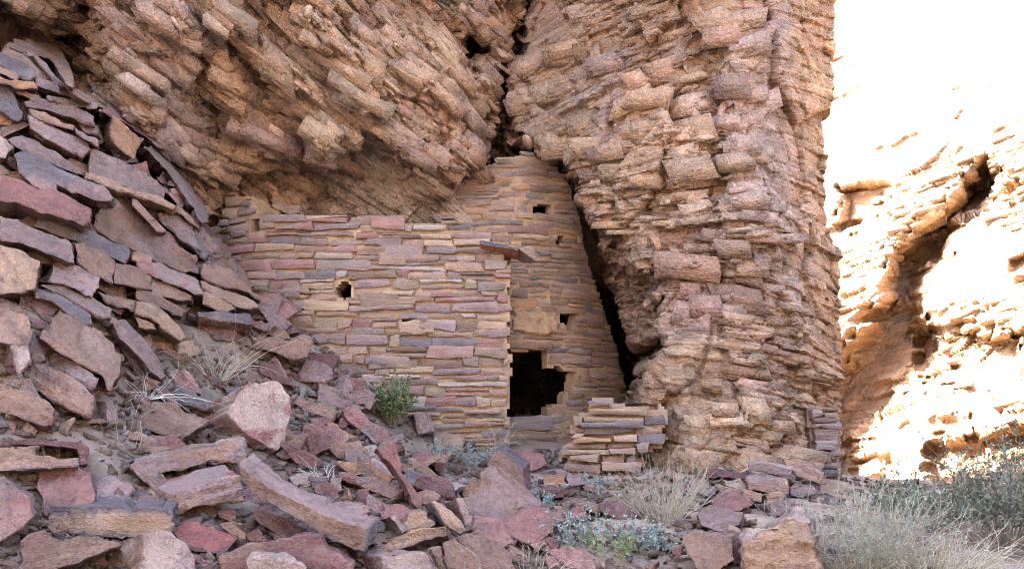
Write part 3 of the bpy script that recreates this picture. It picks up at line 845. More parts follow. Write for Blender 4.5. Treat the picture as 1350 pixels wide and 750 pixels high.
# the block that sits inside the upper niche, the mud plaster over the door and its lintel
def wall_bits():
    rg = np.random.default_rng(4)
    def px_block(name, pl, px0, px1, py0, py1, Y, col, out, depth=.12, tilt=0, label=None):
        a = P(px0, py1, Y); b = P(px1, py0, Y)
        s0 = np.interp(a[0], pl.X[:, 0], pl.s); s1 = np.interp(b[0], pl.X[:, 0], pl.s)
        V, f, bd = stone_block(pl, s0, s1, a[2], b[2], out, depth, rg, tilt=tilt)
        o = mk(name, V, f, M_WALLSTONE, np.broadcast_to(PAL[col] * rg.uniform(.9, 1.1), V.shape), bd, origin=tuple(ruin.location), parent=ruin, smooth_ang=38)
        if label: o['label'] = label
    px_block('niche_stone', plan_b, 708, 725, 275, 284, 11.8, 'T', -.05)
    px_block('lintel', plan_b, 664, 727, 450, 460, 11.8, 'N', .05, .3)
    px_block('sill', plan_b, 668, 726, 549, 566, 11.8, 'G', .035, .3)
    # mud plaster patch
    gx, gz = np.meshgrid(np.linspace(672, 742, 46), np.linspace(404, 444, 28))
    sd_ = sdf(gx, gy := gz, [(676, 404), (700, 408), (735, 410), (741, 424), (735, 436), (722, 442), (690, 440), (672, 436)]) + 3 * fbm(gx / 8, gy / 8, 0 * gx, 5, 3)
    w_ = P(gx, gy, 11.79)
    s_ = np.interp(w_[..., 0], plan_b.X[:, 0], plan_b.s)
    cr = np.abs(vnoise(gx / 9, gy / 9, 0 * gx, 8)); cr2 = np.abs(vnoise(gx / 7, gy / 6, 0 * gx + 9, 9))
    outv = -.05 + .095 * smooth(3, -4, sd_) + .010 * fbm(gx / 7, gy / 5, 0 * gx, 6, 4) - .016 * (np.exp(-(cr / .05) ** 2) + np.exp(-(cr2 / .05) ** 2))
    V = plan_b.at(s_, w_[..., 2], outv).reshape(-1, 3)
    mk('mud_plaster', V, grid_faces(*gx.shape), M_MUD, np.broadcast_to(np.array((.36, .245, .150)), V.shape), V, origin=tuple(ruin.location), parent=ruin, allsmooth=True)
wall_bits()
# unseen cover below the front wall's rim, added to keep the room dark
def light_shield():
    xs = np.linspace(300, 676, 40); ds = np.linspace(0, 1, 14)
    V = []
    for d_ in ds:
        for px in xs:
            s = np.interp(P(px, 330, 11.4)[0], plan_f.X[:, 0], plan_f.s)
            p = plan_f.at(s, 3.55, -.3)
            V.append(p + np.array((0, d_ * 1.6, .02 * math.sin(px) + .05 * d_)))
    V = np.array(V).reshape(14, 40, 3)
    mk('light_shield', V.reshape(-1, 3), grid_faces(14, 40), M_MUD, np.broadcast_to(np.array((.26, .18, .12)), (560, 3)), V.reshape(-1, 3), origin=tuple(ruin.location), parent=ruin)
light_shield()

# low wall of stacked slabs against the buttress
LOW = [(738, 600), (737, 588), (752, 583), (752, 554), (760, 550), (776, 548), (778, 530), (826, 528), (832, 534), (846, 533), (880, 541), (878, 566), (872, 590), (845, 600), (842, 640), (736, 640)]
plan_l = Plan([(730, 10.5), (800, 10.3), (885, 10.25)], 590)
lw = masonry('low_stone_wall', plan_l, 1.05, 2.1, lambda px, py: sdf(px + 12 * (h3(np.floor(py / 11), 0 * py, 0 * py, 15) - .5), py + 14 * (h3(np.floor(px / 30), 0 * px, 0 * px, 16) - .4) * (py < 575), LOW) < 0, (.060, .105), (.20, .80), 'TBONSG', (3, 2, 1.6, 1.6, 1.4, 1), (.24, .17, .115), .4, None, seed=23, out_r=(-.03, .10), gap=.018, mudout=-.07, origin=tuple(P(810, 625, 10.35)))
tag(lw, 'low broken wall of stacked tan slabs leaning on the buttress, right of the doorway', 'wall')

PIER = [(1068, 536), (1108, 538), (1110, 640), (1076, 640)]
plan_p = Plan([(1062, 10.62), (1112, 10.72)], 580)
pw = masonry('stone_pier', plan_p, 1.0, 2.2, in_poly(PIER), (.075, .12), (.26, .42), 'GGNTS', (3, 2, 2, 1.4, .6), (.24, .17, .12), .4, None, seed=31, out_r=(-.01, .05), gap=.014, mudout=-.06, origin=tuple(P(1090, 625, 10.7)))
tag(pw, 'narrow pier of stacked grey-brown slabs at the right-hand corner of the buttress', 'pier')
# ------------------------------------------------------------------ fallen stones
def rock_mesh(name, fr, bk, face, top, side, seed, elen=.045, bev=.012, rough=.010, ridge=0.0, band=None, extra=None):
    """closed stone from a front outline fr and a back outline bk (world points, same count)"""
    rg = np.random.default_rng(seed)
    n = len(fr)
    bm = bmesh.new()
    f = [bm.verts.new(p) for p in fr]; b = [bm.verts.new(p) for p in bk]
    bm.faces.new(f[::-1]); bm.faces.new(b)
    for i in range(n):
        j = (i + 1) % n
        bm.faces.new((f[i], f[j], b[j], b[i]))
    bmesh.ops.recalc_face_normals(bm, faces=bm.faces[:])
    nf = np.array(bm.faces[0].normal if False else [0, 0, 0], float)
    bm.faces.ensure_lookup_table()
    nf = np.array(bm.faces[0].normal)
    eds = [e for e in bm.edges if len(e.link_faces) == 2 and e.calc_face_angle(0) > .45]
    try: bmesh.ops.bevel(bm, geom=eds, offset=bev, offset_type='OFFSET', segments=1, profile=.5, affect='EDGES', clamp_overlap=True)
    except Exception: pass
    bmesh.ops.triangulate(bm, faces=bm.faces[:])
    for it in range(6):
        lg = [e for e in bm.edges if e.calc_length() > elen * 1.5]
        if not lg or len(bm.faces) > 6000: break
        bmesh.ops.subdivide_edges(bm, edges=lg, cuts=1)
        bmesh.ops.triangulate(bm, faces=[q for q in bm.faces if len(q.verts) > 3])
    bm.normal_update()
    V = np.array([v.co[:] for v in bm.verts]); Nn = np.array([v.normal[:] for v in bm.verts])
    T = np.array([[v.index for v in q.verts] for q in (bm.verts.index_update() or bm.faces)])
    FN = np.array([q.normal[:] for q in bm.faces])
    bm.free()
    # bedding frame of the stone: thinnest direction
    c0 = V.mean(0); ev, E = np.linalg.eigh(np.cov((np.r_[fr, bk] - c0).T))
    Q = (V - c0) @ E                    # thin, middle, long
    so = rg.random(3) * 50
    q = Q + so
    lam = vnoise(Q[:, 1] * 1.5 + so[0], Q[:, 0] * 40 + so[1], Q[:, 2] * 1.5, 7)
    fac = fbm(V[:, 0] * 3.2 + so[0], V[:, 1] * 3.2, V[:, 2] * 3.2, 8, 2)
    sz = np.linalg.norm(V.max(0) - V.min(0))
    V = V + Nn * (rough * (fbm(q[:, 0] * 13, q[:, 1] * 8, q[:, 2] * 8, 9, 4) * .9 + 1.1 * np.round(lam * 2) / 2) + ridge * vnoise(V[:, 0] * 13 + so[0], V[:, 1] * 3, V[:, 2] * 1.5, 19) + min(.012, .02 * sz) * fac)[:, None]
    # colours: broken face, bedding-plane top, sides
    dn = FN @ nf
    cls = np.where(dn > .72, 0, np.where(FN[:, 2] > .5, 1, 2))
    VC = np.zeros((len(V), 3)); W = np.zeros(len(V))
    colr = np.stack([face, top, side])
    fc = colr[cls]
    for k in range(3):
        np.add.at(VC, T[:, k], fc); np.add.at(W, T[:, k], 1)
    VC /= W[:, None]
    if band is not None:       # pale middle layer between dark skins
        t = (Q[:, 0] - Q[:, 0].min()) / (np.ptp(Q[:, 0]) + 1e-9)
        if E[2, 0] < 0: t = 1 - t
        wv = t + .05 * vnoise(Q[:, 2] * 4, Q[:, 1] * 4, so[2], 5)
        m = np.where(wv < .22, 1, 0) + np.where(wv > .80, 1, 0)
        VC = VC * (1 - m[:, None]) + band * m[:, None]
    if extra is not None:      # blotches of another colour on the faces
        m = smooth(-.02, .16, fbm(q[:, 0] * 3, q[:, 1] * 4, q[:, 2] * 4, 12, 4))[:, None]
        VC = VC * (1 - m) + extra * m
    VC = VC * (1 + .12 * fac + .05 * rg.standard_normal())[:, None]
    bed = np.stack([q[:, 1], q[:, 0], q[:, 2]], -1)
    org = (V[:, 0].mean(), V[:, 1].mean(), V[:, 2].min())
    return mk(name, V, T, M_ROCK, np.clip(VC, .015, .9), bed, origin=org, smooth_ang=14)


def jag(poly, rg, seg=9.0):
    """break the edges of an outline into short uneven fractures"""
    poly = [np.array(p, float) for p in poly]; out = []
    for a, b in zip(poly, poly[1:] + poly[:1]):
        out.append(a); L_ = np.hypot(*(b - a)); k = int(L_ / seg / rg.uniform(.8, 1.6))
        if k < 1: continue
        nrm = np.array((-(b - a)[1], (b - a)[0])) / L_
        ts = np.sort((np.arange(1, k + 1) + rg.uniform(-.35, .35, k)) / (k + 1)); o_ = 0
        for t in ts:
            o_ = .35 * o_ + rg.normal(0, .95)
            out.append(a + (b - a) * t + nrm * o_)
    return np.array(out)


TRACED = []
DUST = np.array((.200, .155, .125))


def tone(c):
    return .80 * .98 * np.array((.88, .755, .70)) * PAL[c] + .20 * .9 * DUST


def stone(label, code, poly, ext=(0, 6), dd=.34, lean=None, group='stone slabs tumbled down the slope', name='stone_slab', near=.08, band=None, extra=None, Y=None, cat='slab', xlean=0.0, rough=.012, ridge=0.0):
    fit = Y is None
    """poly: outline of the broken face in photo pixels; ext: how far the back of the stone is shifted in the picture; dd: depth into the slope"""
    seed = len(TRACED) * 7 + 11
    if np.mean([q[0] for q in poly]) < 330 and np.mean([q[1] for q in poly]) < 470 and ext[1] > 0: ext = (ext[0], ext[1] * 1.5)
    rg = np.random.default_rng(seed)
    p = jag(poly, rg)
    p = np.array([q for i, q in enumerate(p) if i == 0 or np.hypot(*(q - p[i - 1])) > 1.2])
    cx, cy = p.mean(0); yb = p[:, 1].max(); xb = p[p[:, 1].argmax(), 0]
    steep = cx < 330 and cy < 470
    if lean is None: lean = .75 if steep else .45
    if Y is None: Y = ground_Y(xb, min(yb, 745 if yb < 760 else 760)) - near
    gy = np.array([ground_Y(a, min(b_, 752)) for a, b_ in p])
    if steep and abs(xlean) < .01:
        A = np.c_[np.ones(len(p)), p - p.mean(0)]
        cf = np.linalg.lstsq(A, gy, rcond=None)[0]
        Yi = cf[0] - near - rg.uniform(.10, .32) + (A[:, 1:] * cf[1:] * np.array((.8, .85))).sum(1)
        z = -(p[:, 1] - yb) * Y / F
    else:
        z = -(p[:, 1] - yb) * Y / F
        Yi = Y + lean * z + xlean * (p[:, 0] - cx) * Y / F
    if fit: Yi = Yi - max(0, np.quantile(Yi - (gy - .05 - .06 * steep), .85))
    Y = float(Yi.mean())
    fr = P(p[:, 0], p[:, 1], Yi)
    b = np.array(poly, float) * 0
    sh = 1 + rg.uniform(-.05, .03)
    pb = (p - (cx, cy)) * sh + (cx, cy) + np.array(ext) + rg.normal(0, .7, p.shape)
    bk = P(pb[:, 0], pb[:, 1], Yi + dd + (.26 if steep else 0))
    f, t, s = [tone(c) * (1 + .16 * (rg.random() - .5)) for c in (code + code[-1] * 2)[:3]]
    W_ = np.hypot(*np.ptp(p, axis=0)) * Y / F
    o = rock_mesh(name, fr, bk, f, t, s, seed, elen=.032 if W_ > .3 else .022, bev=min(.005, .02 * W_), rough=rough, ridge=ridge,
                  band=None if band is None else tone(band), extra=None if extra is None else tone(extra))
    tag(o, label, cat, group, 'thing')
    TRACED.append((np.array(poly, float), label, Y))
    return o


S = stone
# --- upper left: the stepped pile (code = face, top, side)
S('pale tan block at the very top of the slope, before the dark hollow', 'TLW', [(18, 50), (70, 58), (84, 74), (94, 92), (96, 115), (86, 108), (66, 78), (36, 70), (12, 62)], (2, 10))
S('brown block with a bright pink edge, second from the top of the slope', 'LCD', [(44, 74), (52, 70), (76, 100), (95, 115), (74, 112)], (-34, -3), .5)
S('grey slab poking from the left edge near the top of the slope', 'SGD', [(-8, 68), (20, 77), (44, 90), (45, 100), (38, 107), (18, 98), (-8, 82)], (0, 6))
S('thin tan sliver under the grey slab at the top of the slope', 'TTD', [(-8, 84), (24, 100), (22, 106), (-8, 94)], (0, 6))
S('long pinkish ledge slab sloping below the topmost blocks', 'LTD', [(46, 101), (77, 112), (107, 125), (104, 131), (80, 125), (47, 113)], (2, 12))
S('tan wedge running up to the foot of the cliff, right of the topmost blocks', 'TLW', [(78, 112), (110, 121), (145, 137), (138, 144), (108, 131)], (-4, 11))
S('orange-tan strip low in the left edge pile under the sliver', 'OTD', [(-8, 98), (20, 106), (44, 110), (48, 117), (30, 118), (-8, 108)], (0, 8))
S('small buff flake above the long grey curved slab', 'BBD', [(16, 112), (54, 128), (40, 131), (18, 122)], (0, 5))
S('slate-grey block at the left edge with a curved dark hollow beside it', 'SGD', [(-8, 110), (14, 114), (21, 132), (30, 148), (24, 161), (-8, 142)], (2, 10))
S('long grey curved slab with a deep shadow beneath, high on the slope', 'GLD', [(32, 135), (44, 128), (90, 137), (124, 155), (124, 166), (104, 158), (70, 148), (35, 141)], (0, 11))
S('pale thin strip lying on the long grey curved slab', 'LCD', [(62, 126), (100, 133), (128, 138), (128, 144), (100, 141), (64, 134)], (0, 5))
S('tan ledge slab tucked under the long grey curved slab', 'TTD', [(38, 142), (70, 156), (98, 166), (98, 173), (60, 161), (42, 151)], (0, 8))
S('small violet block between the curved slab and the orange-faced block', 'GLM', [(100, 158), (128, 169), (132, 180), (112, 174)], (0, 6))
S('thin pinkish stone dipping under the small violet block', 'LTD', [(98, 167), (130, 186), (128, 193), (100, 177)], (0, 6))
S('lilac-grey slab with a square broken end, above the bluish violet slab', 'LGD', [(38, 152), (48, 154), (80, 171), (118, 189), (119, 197), (108, 207), (85, 196), (58, 183), (39, 170)], (-5, 13))
S('block with a glowing orange and white face, high on the slope by the cliff', 'OCW', [(148, 155), (190, 184), (176, 211), (150, 190), (146, 177)], (-24, 2), .4)
S('long pale rose slab leaning on the cliff behind the orange-faced block', 'KLM', [(130, 146), (146, 134), (200, 165), (226, 200), (207, 194), (190, 178), (168, 164)], (0, 8), .3, near=-.1)
S('long dark slab tipped downhill against the foot of the cliff', 'GSM', [(190, 195), (205, 191), (224, 203), (246, 240), (269, 270), (275, 291), (268, 295), (250, 269), (232, 241), (220, 224), (204, 209)], (-18, 10), .35)
S('long lilac-grey slab pointing down to the pale-edged slab', 'GLD', [(6, 184), (30, 179), (72, 198), (95, 217), (105, 231), (70, 217), (35, 202)], (0, 9))
S('small cream block at the left edge below the slate-grey block', 'CCW', [(-8, 178), (4, 182), (17, 195), (8, 210), (-8, 206)], (2, 6))
S('long bluish violet slab with a dark undercut, left of the pale-edged slab', 'GSD', [(20, 204), (28, 197), (65, 212), (88, 228), (135, 244), (150, 260), (146, 265), (128, 265), (74, 243), (74, 252), (60, 250), (34, 236), (26, 224)], (3, 12), extra='S')
S('big lilac-topped slab over a cream edge, middle of the upper slope', 'LGB', [(120, 197), (145, 207), (200, 234), (217, 250), (217, 264), (195, 260), (150, 241), (116, 230), (117, 214)], (-5, 6))
S('cream-edged slab over a deep brown undercut, under the lilac-topped one', 'BTN', [(114, 229), (160, 245), (215, 262), (231, 272), (228, 277), (190, 262), (150, 249), (112, 235)], (-1, 13))
S('broad dusky pink slab jutting from the left edge over a black gap', 'KKD', [(-8, 226), (20, 236), (50, 248), (75, 252), (95, 261), (119, 277), (120, 286), (110, 298), (95, 291), (50, 279), (20, 266), (-8, 264)], (0, 16))
S('blue-grey slab just below the broad dusky pink slab', 'SSD', [(50, 280), (60, 280), (100, 295), (140, 311), (168, 324), (171, 334), (165, 348), (150, 341), (100, 316), (46, 298)], (-2, 7))
S('long grey-tan beam of stone at the left edge, below the blue-grey slab', 'GTD', [(-8, 284), (12, 288), (60, 306), (96, 320), (98, 346), (90, 346), (70, 337), (40, 326), (-8, 312)], (0, 8))
S('large mottled boulder with a jagged top in the middle of the left pile', 'GTM', [(133, 263), (150, 265), (170, 279), (195, 296), (207, 310), (228, 320), (260, 336), (262, 361), (235, 357), (200, 342), (170, 327), (145, 316), (121, 299)], (-10, 3), .45, extra='N', cat='boulder', name='boulder')
S('thin tan strip resting on the large mottled boulder', 'TBD', [(173, 261), (181, 264), (206, 289), (218, 306), (206, 305), (189, 286), (174, 271)], (-3, 6))
S('dark-bellied grey slab below the long slab that is tipped downhill', 'GGD', [(207, 281), (225, 281), (252, 293), (252, 303), (258, 313), (266, 330), (256, 327), (234, 313), (214, 296)], (-3, 10))
S('short buff stone under the tip of the long dark slab', 'BTW', [(232, 270), (258, 286), (264, 295), (261, 301), (249, 293), (233, 281)], (0, 6))
S('thin slate splinter standing beside the upper left corner of the ruin', 'SSD', [(250, 294), (259, 301), (266, 325), (277, 331), (270, 344), (257, 331)], (-3, 4))
S('large plain tan block at the left edge, below the grey-tan beam', 'BTD', [(-8, 320), (30, 332), (55, 343), (51, 358), (45, 381), (25, 386), (-8, 388)], (5, 8), .5)
S('squat pinkish block with a notched right end, right of the plain tan block', 'LTM', [(70, 348), (78, 342), (110, 354), (132, 365), (130, 379), (122, 393), (108, 386), (85, 376), (61, 372)], (-13, 4))
S('grey-brown rounded slab under the end of the blue-grey slab', 'TGM', [(98, 320), (128, 330), (153, 343), (151, 358), (148, 374), (125, 363), (103, 346)], (-4, 3))
S('rust-brown slab right of the grey-brown rounded one', 'NTD', [(152, 346), (175, 349), (200, 364), (201, 383), (165, 376), (150, 373)], (0, 6))
S('little flat pinkish block on the rust-brown slab', 'TBM', [(172, 332), (183, 330), (200, 340), (199, 346), (182, 346), (172, 343)], (-3, 3))
S('slate-topped slab arching over a dark cavity near the left edge', 'SGW', [(46, 382), (68, 380), (100, 398), (121, 414), (119, 427), (108, 426), (86, 411), (68, 396), (46, 394)], (-8, 12))
S('grey-brown slab lying above the slate-topped arching slab', 'GTD', [(52, 376), (76, 372), (110, 389), (149, 406), (146, 419), (134, 419), (110, 406), (74, 385)], (0, 6))
S('round-ended grey-tan slab with a smooth top, middle of the left pile', 'TGD', [(178, 359), (205, 364), (235, 379), (254, 389), (253, 397), (240, 397), (205, 390), (178, 377)], (0, 8))
S('mauve slab with a blue-white streak, over the round-ended slab', 'KLM', [(180, 345), (212, 345), (240, 359), (262, 371), (267, 387), (256, 389), (240, 379), (205, 366), (182, 358)], (0, 6), extra='L')
S('long tan slab under the squat pinkish block', 'TTD', [(128, 383), (160, 391), (202, 402), (202, 421), (190, 416), (140, 399)], (0, 7))
S('brown slab in the stack above the overhanging buff slab', 'NTD', [(180, 381), (205, 387), (230, 401), (241, 410), (239, 417), (215, 407), (180, 394)], (0, 6))
S('overhanging buff slab with a clean sawn-looking end, above the first dry grass', 'BTN', [(180, 396), (200, 399), (215, 411), (235, 429), (243, 445), (238, 449), (220, 437), (198, 418), (180, 414)], (-8, 9))
S('small orange stone in the gap below the overhanging buff slab', 'OOD', [(178, 418), (205, 426), (208, 435), (184, 431)], (0, 7))
S('lumpy buff slab with a dark square end, against the lower left corner of the wall', 'TBM', [(268, 347), (290, 349), (306, 355), (318, 370), (341, 391), (344, 397), (320, 384), (300, 380), (268, 367)], (0, 9))
S('pale straw-coloured slab under the lumpy buff slab', 'BBN', [(264, 370), (300, 381), (335, 398), (342, 405), (320, 407), (296, 396), (266, 382)], (0, 6))
S('thin bright tan slab pointing right, over the slate-blue shelf slab', 'BTM', [(267, 383), (290, 392), (309, 407), (300, 411), (266, 402)], (-2, 6))
S('slate-blue shelf slab with a deep brown underside, above the dry grass tuft', 'SSN', [(260, 410), (290, 411), (330, 414), (333, 428), (318, 425), (262, 418)], (-4, 22), .45)
S('pink-ended small slab at the right end of the slate-blue shelf', 'KTD', [(326, 420), (336, 422), (354, 429), (352, 436), (330, 429)], (0, 5))
S('brown slab sloping right from the shelf to the wall', 'NTD', [(352, 427), (374, 437), (384, 447), (368, 448), (350, 438)], (-3, 6))
S('tawny split slab lying across the foot of the wall, above the small grey block', 'NTW', [(330, 443), (350, 448), (372, 453), (395, 447), (412, 452), (404, 470), (388, 472), (360, 464), (334, 455)], (2, -8))
S('brown slab leaning uphill, left of the pale straw grass', 'GNM', [(150, 424), (166, 422), (190, 449), (207, 470), (221, 496), (213, 501), (198, 490), (178, 465), (158, 446)], (-14, 8))
# --- left middle
S('large square tan block tilted on its corner, left of the dry grass', 'TTM', [(78, 407), (96, 417), (130, 434), (150, 454), (161, 470), (162, 491), (143, 513), (137, 496), (115, 484), (80, 467), (51, 446)], (-2, 10), .4, cat='boulder', name='boulder')
S('rounded tan and grey block at the left edge, left of the tilted square block', 'TTW', [(-8, 402), (12, 404), (38, 419), (43, 440), (36, 456), (-8, 451)], (0, 8), extra='W', name='boulder', cat='boulder')
S('block at the left edge with a white-crusted right side', 'CLM', [(14, 453), (36, 456), (37, 476), (24, 496), (19, 478)], (-26, 0), .4, extra='L')
S('small brown stone between the white-crusted block and the tilted square block', 'TTD', [(38, 460), (51, 461), (60, 475), (46, 481), (38, 476)], (0, 4))
S('slab with a pale pink top, wedged under the tilted square block', 'LCM', [(65, 470), (73, 465), (100, 479), (131, 498), (120, 516), (95, 501), (65, 486)], (-2, 5))
S('rounded grey-brown slab below the white-crusted block', 'TGM', [(27, 495), (40, 481), (56, 477), (90, 496), (125, 523), (118, 549), (95, 541), (55, 519), (44, 516)], (0, 9))
S('grey-brown slab at the left edge with a notched right end', 'TGM', [(-8, 506), (30, 514), (66, 530), (72, 541), (69, 561), (58, 562), (30, 551), (-8, 542)], (0, 9))
S('small two-faced grey block standing alone on bare soil', 'LLN', [(139, 528), (155, 540), (158, 558), (140, 563)], (-17, -2), .18, name='rock', cat='rock')
S('dark red-brown slab on edge at the left, like a frame round a hollow', 'MKM', [(-8, 579), (60, 579), (109, 581), (117, 590), (114, 612), (106, 613), (101, 592), (50, 587), (-8, 588)], (0, 5), .3)
S('buff block inside the dark framed hollow at the left edge', 'BTW', [(-8, 588), (46, 588), (47, 601), (-8, 604)], (6, 0), .25)
S('flat grey slab at the left edge, jutting over the dusky soil', 'TTS', [(-8, 603), (45, 600), (104, 604), (103, 613), (60, 617), (45, 615), (-8, 621)], (0, 6), .3)
S('big rosy rock at the bottom left edge, speckled and rounded', 'KKM', [(-8, 637), (15, 639), (40, 655), (46, 680), (20, 701), (-8, 717)], (6, -6), .4, extra='G', name='boulder', cat='boulder')
S('flat rose-red slab lying behind the long banded slab', 'KKM', [(50, 620), (80, 617), (120, 625), (125, 662), (100, 672), (58, 682), (52, 650)], (3, -6), .35, lean=1.4)
S('pale lilac-pink flat slab right of the flat rose-red slab', 'LKM', [(122, 629), (150, 631), (176, 645), (166, 658), (140, 664), (124, 661)], (3, -5), .3, lean=1.4)
S('long banded slab with a pale middle and dark skins, at the bottom left', 'BGS', [(66, 665), (100, 667), (200, 670), (228, 671), (228, 702), (200, 708), (140, 709), (58, 702)], (5, -8), .42, band='S', lean=.2)
S('dark brown rounded stone under the left end of the banded slab', 'WND', [(24, 726), (35, 704), (60, 694), (82, 716), (62, 737), (30, 742)], (0, 4), .3)
S('brown slab dipping under the banded slab at the bottom edge', 'NWD', [(80, 711), (130, 709), (162, 718), (112, 737), (60, 756), (10, 757)], (0, 6), .3, near=0)
S('pale pinkish boulder with a brown left flank, at the bottom edge', 'LCN', [(186, 702), (225, 701), (246, 713), (257, 731), (256, 760), (198, 760)], (-75, 22), .45, extra='C', name='boulder', cat='boulder', near=.15)
# --- bottom middle left
S('block with a brick red top and buff broken side, centre of the lower left', 'BRN', [(222, 650), (270, 637), (316, 627), (320, 659), (300, 661), (262, 666), (230, 679), (221, 671)], (-24, -14), .5, lean=.15, extra='L')
S('flat maroon slab below the brick-red-topped block', 'RKD', [(226, 700), (245, 688), (280, 694), (314, 708), (300, 726), (278, 728), (254, 721)], (0, -3), .3, lean=1.5)
S('long pale purplish layered slab below the white-faced boulder', 'LCN', [(174, 606), (230, 597), (285, 588), (302, 580), (318, 585), (326, 600), (318, 613), (285, 606), (240, 621), (190, 629), (178, 621)], (6, -8), .4, extra='T')
S('small cream-sided stone beside the upper end of the great long slab', 'CLM', [(299, 612), (312, 610), (319, 625), (299, 625)], (-4, -3), .15, name='rock', cat='rock')
S('great long slab lying diagonally with a rosy top and brown side', 'NLS', [(315, 612), (350, 638), (400, 664), (440, 684), (484, 698), (480, 728), (466, 727), (440, 713), (390, 682), (340, 657), (315, 632)], (16, -14), .42, lean=.1, xlean=-.25, near=.25)
S('dark plum slab in the shadow under the great long slab', 'MMD', [(336, 680), (345, 672), (400, 700), (394, 713), (370, 707)], (0, -4), .3, lean=1.0)
S('banded maroon-brown slab at the bottom edge under the great long slab', 'WTN', [(290, 734), (330, 716), (424, 706), (430, 722), (464, 746), (464, 762), (296, 762)], (6, -6), .4, extra='M', near=.1)
S('white lichen-crusted rock at the bottom edge', 'CCL', [(324, 740), (345, 731), (375, 734), (400, 743), (414, 760), (322, 760)], (0, -4), .2, name='rock', cat='rock', near=.32)
S('small cream-topped stone behind the banded slab', 'CCK', [(160, 665), (185, 659), (206, 663), (210, 670), (165, 671)], (2, -3), .2, name='rock', cat='rock')
S('flat tan triangular slab with a sharp point, left of the white-faced boulder', 'NTD', [(176, 557), (203, 527), (240, 539), (276, 553), (240, 580), (214, 574)], (0, 9), .3, lean=.9)
S('dark slate wedge below the pink-crusted stone', 'SSD', [(230, 508), (246, 514), (262, 523), (281, 537), (262, 539), (225, 533)], (-3, 5), .25)
S('pink and white crusted stone behind the dark slate wedge', 'KCM', [(219, 488), (245, 489), (259, 505), (266, 521), (250, 518), (231, 509)], (-8, 4), .25, extra='C')
S('big pale boulder with red blotches on its white face', 'CCN', [(330, 502), (366, 504), (383, 525), (384, 545), (373, 585), (365, 594), (350, 587), (325, 572), (301, 545), (305, 536)], (-48, 24), .55, extra='K', name='boulder', cat='boulder', near=.2, lean=.35)
S('small slate-grey stone behind the red-blotched boulder', 'SSD', [(290, 510), (320, 504), (322, 514), (300, 519)], (0, 3), .2, name='rock', cat='rock')
S('maroon slab standing behind the red-blotched boulder', 'MKM', [(339, 480), (362, 471), (380, 495), (387, 508), (365, 506), (344, 493)], (-3, 4), .25)
S('brown flat stone peeping out under the triangular slab', 'NND', [(180, 582), (205, 575), (236, 583), (230, 594), (200, 598), (184, 594)], (0, -4), .22, lean=1.2)
S('grey block with a maroon left face, below the foot of the ruin wall', 'GLM', [(402, 475), (413, 473), (438, 486), (439, 498), (428, 504), (392, 501)], (-20, 0), .35, name='rock', cat='rock')
S('reddish stone leaning by the wall, left of the green shrub', 'KKM', [(454, 506), (475, 500), (484, 514), (483, 534), (465, 529), (449, 519)], (-2, 3), .22)
S('long violet-pink slab sloping to the left of the reddish leaning stone', 'LKM', [(421, 507), (445, 519), (482, 537), (476, 542), (440, 537), (418, 530)], (0, 4), .25)
S('buff stone with a maroon underside, below the violet-pink slab', 'TBM', [(390, 527), (425, 531), (445, 542), (438, 554), (420, 547), (400, 542), (384, 531)], (-3, 11), .3)
S('long rosy slab lying diagonally below the green shrub', 'KLM', [(452, 540), (466, 536), (484, 549), (506, 563), (516, 580), (510, 592), (494, 584), (474, 566), (458, 554)], (-6, 9), .3, extra='G')
S('rosy strip of stone carrying on downhill from the long rosy slab', 'KKM', [(496, 590), (516, 584), (523, 603), (532, 626), (556, 654), (555, 677), (544, 662), (529, 632), (511, 608)], (-5, 5), .3)
S('small orange-pink slab left of the long rosy slab', 'OKM', [(424, 555), (445, 559), (471, 574), (477, 584), (460, 579), (437, 568)], (0, 5), .25)
S('salmon stone right of the pale boulder', 'KTM', [(404, 560), (425, 555), (437, 575), (431, 591), (410, 587), (394, 576)], (-3, 4), .25, name='rock', cat='rock')
S('dark brown wedge at the right foot of the pale boulder', 'WTD', [(364, 598), (378, 580), (402, 577), (397, 591), (385, 604), (368, 602)], (0, 6), .3, name='rock', cat='rock')
S('dark maroon block beside the white twigs', 'MKD', [(407, 575), (426, 571), (434, 591), (411, 602)], (-5, 5), .22, name='rock', cat='rock')
S('pinkish tan slab above the white twigs, under the long rosy slab', 'TLM', [(438, 585), (475, 579), (483, 601), (438, 600)], (0, 5), .25)
S('cream stone touching the left side of the long rosy slab', 'CCT', [(479, 589), (496, 584), (502, 611), (480, 606)], (-3, 4), .2, name='rock', cat='rock')
S('curved orange-tan slab above the dark plum bar', 'OTM', [(446, 609), (482, 611), (500, 621), (516, 627), (515, 639), (494, 632), (458, 624)], (-4, 8), .3)
S('long dark plum bar of stone in the middle of the rubble', 'MGD', [(448, 624), (480, 627), (516, 638), (537, 648), (539, 657), (514, 657), (480, 643), (449, 633)], (-2, 10), .3, extra='G')
S('pale pink diamond-shaped flake lying on the great long slab', 'LKK', [(435, 663), (460, 657), (480, 664), (491, 675), (470, 682), (453, 679)], (-1, 5), .16, lean=1.3, near=.36)
S('small upright maroon stone under the dark plum bar', 'MKD', [(473, 647), (486, 644), (489, 669), (472, 666)], (-4, 3), .2, name='rock', cat='rock')
S('tiny pale upright stone left of the small upright maroon one', 'BBN', [(454, 641), (461, 640), (469, 659), (461, 660)], (-4, 2), .15, name='rock', cat='rock')
S('grey-pink rounded stone right of the small upright maroon one', 'LKM', [(486, 651), (500, 654), (510, 671), (494, 680), (484, 671)], (-3, 4), .2, name='rock', cat='rock')
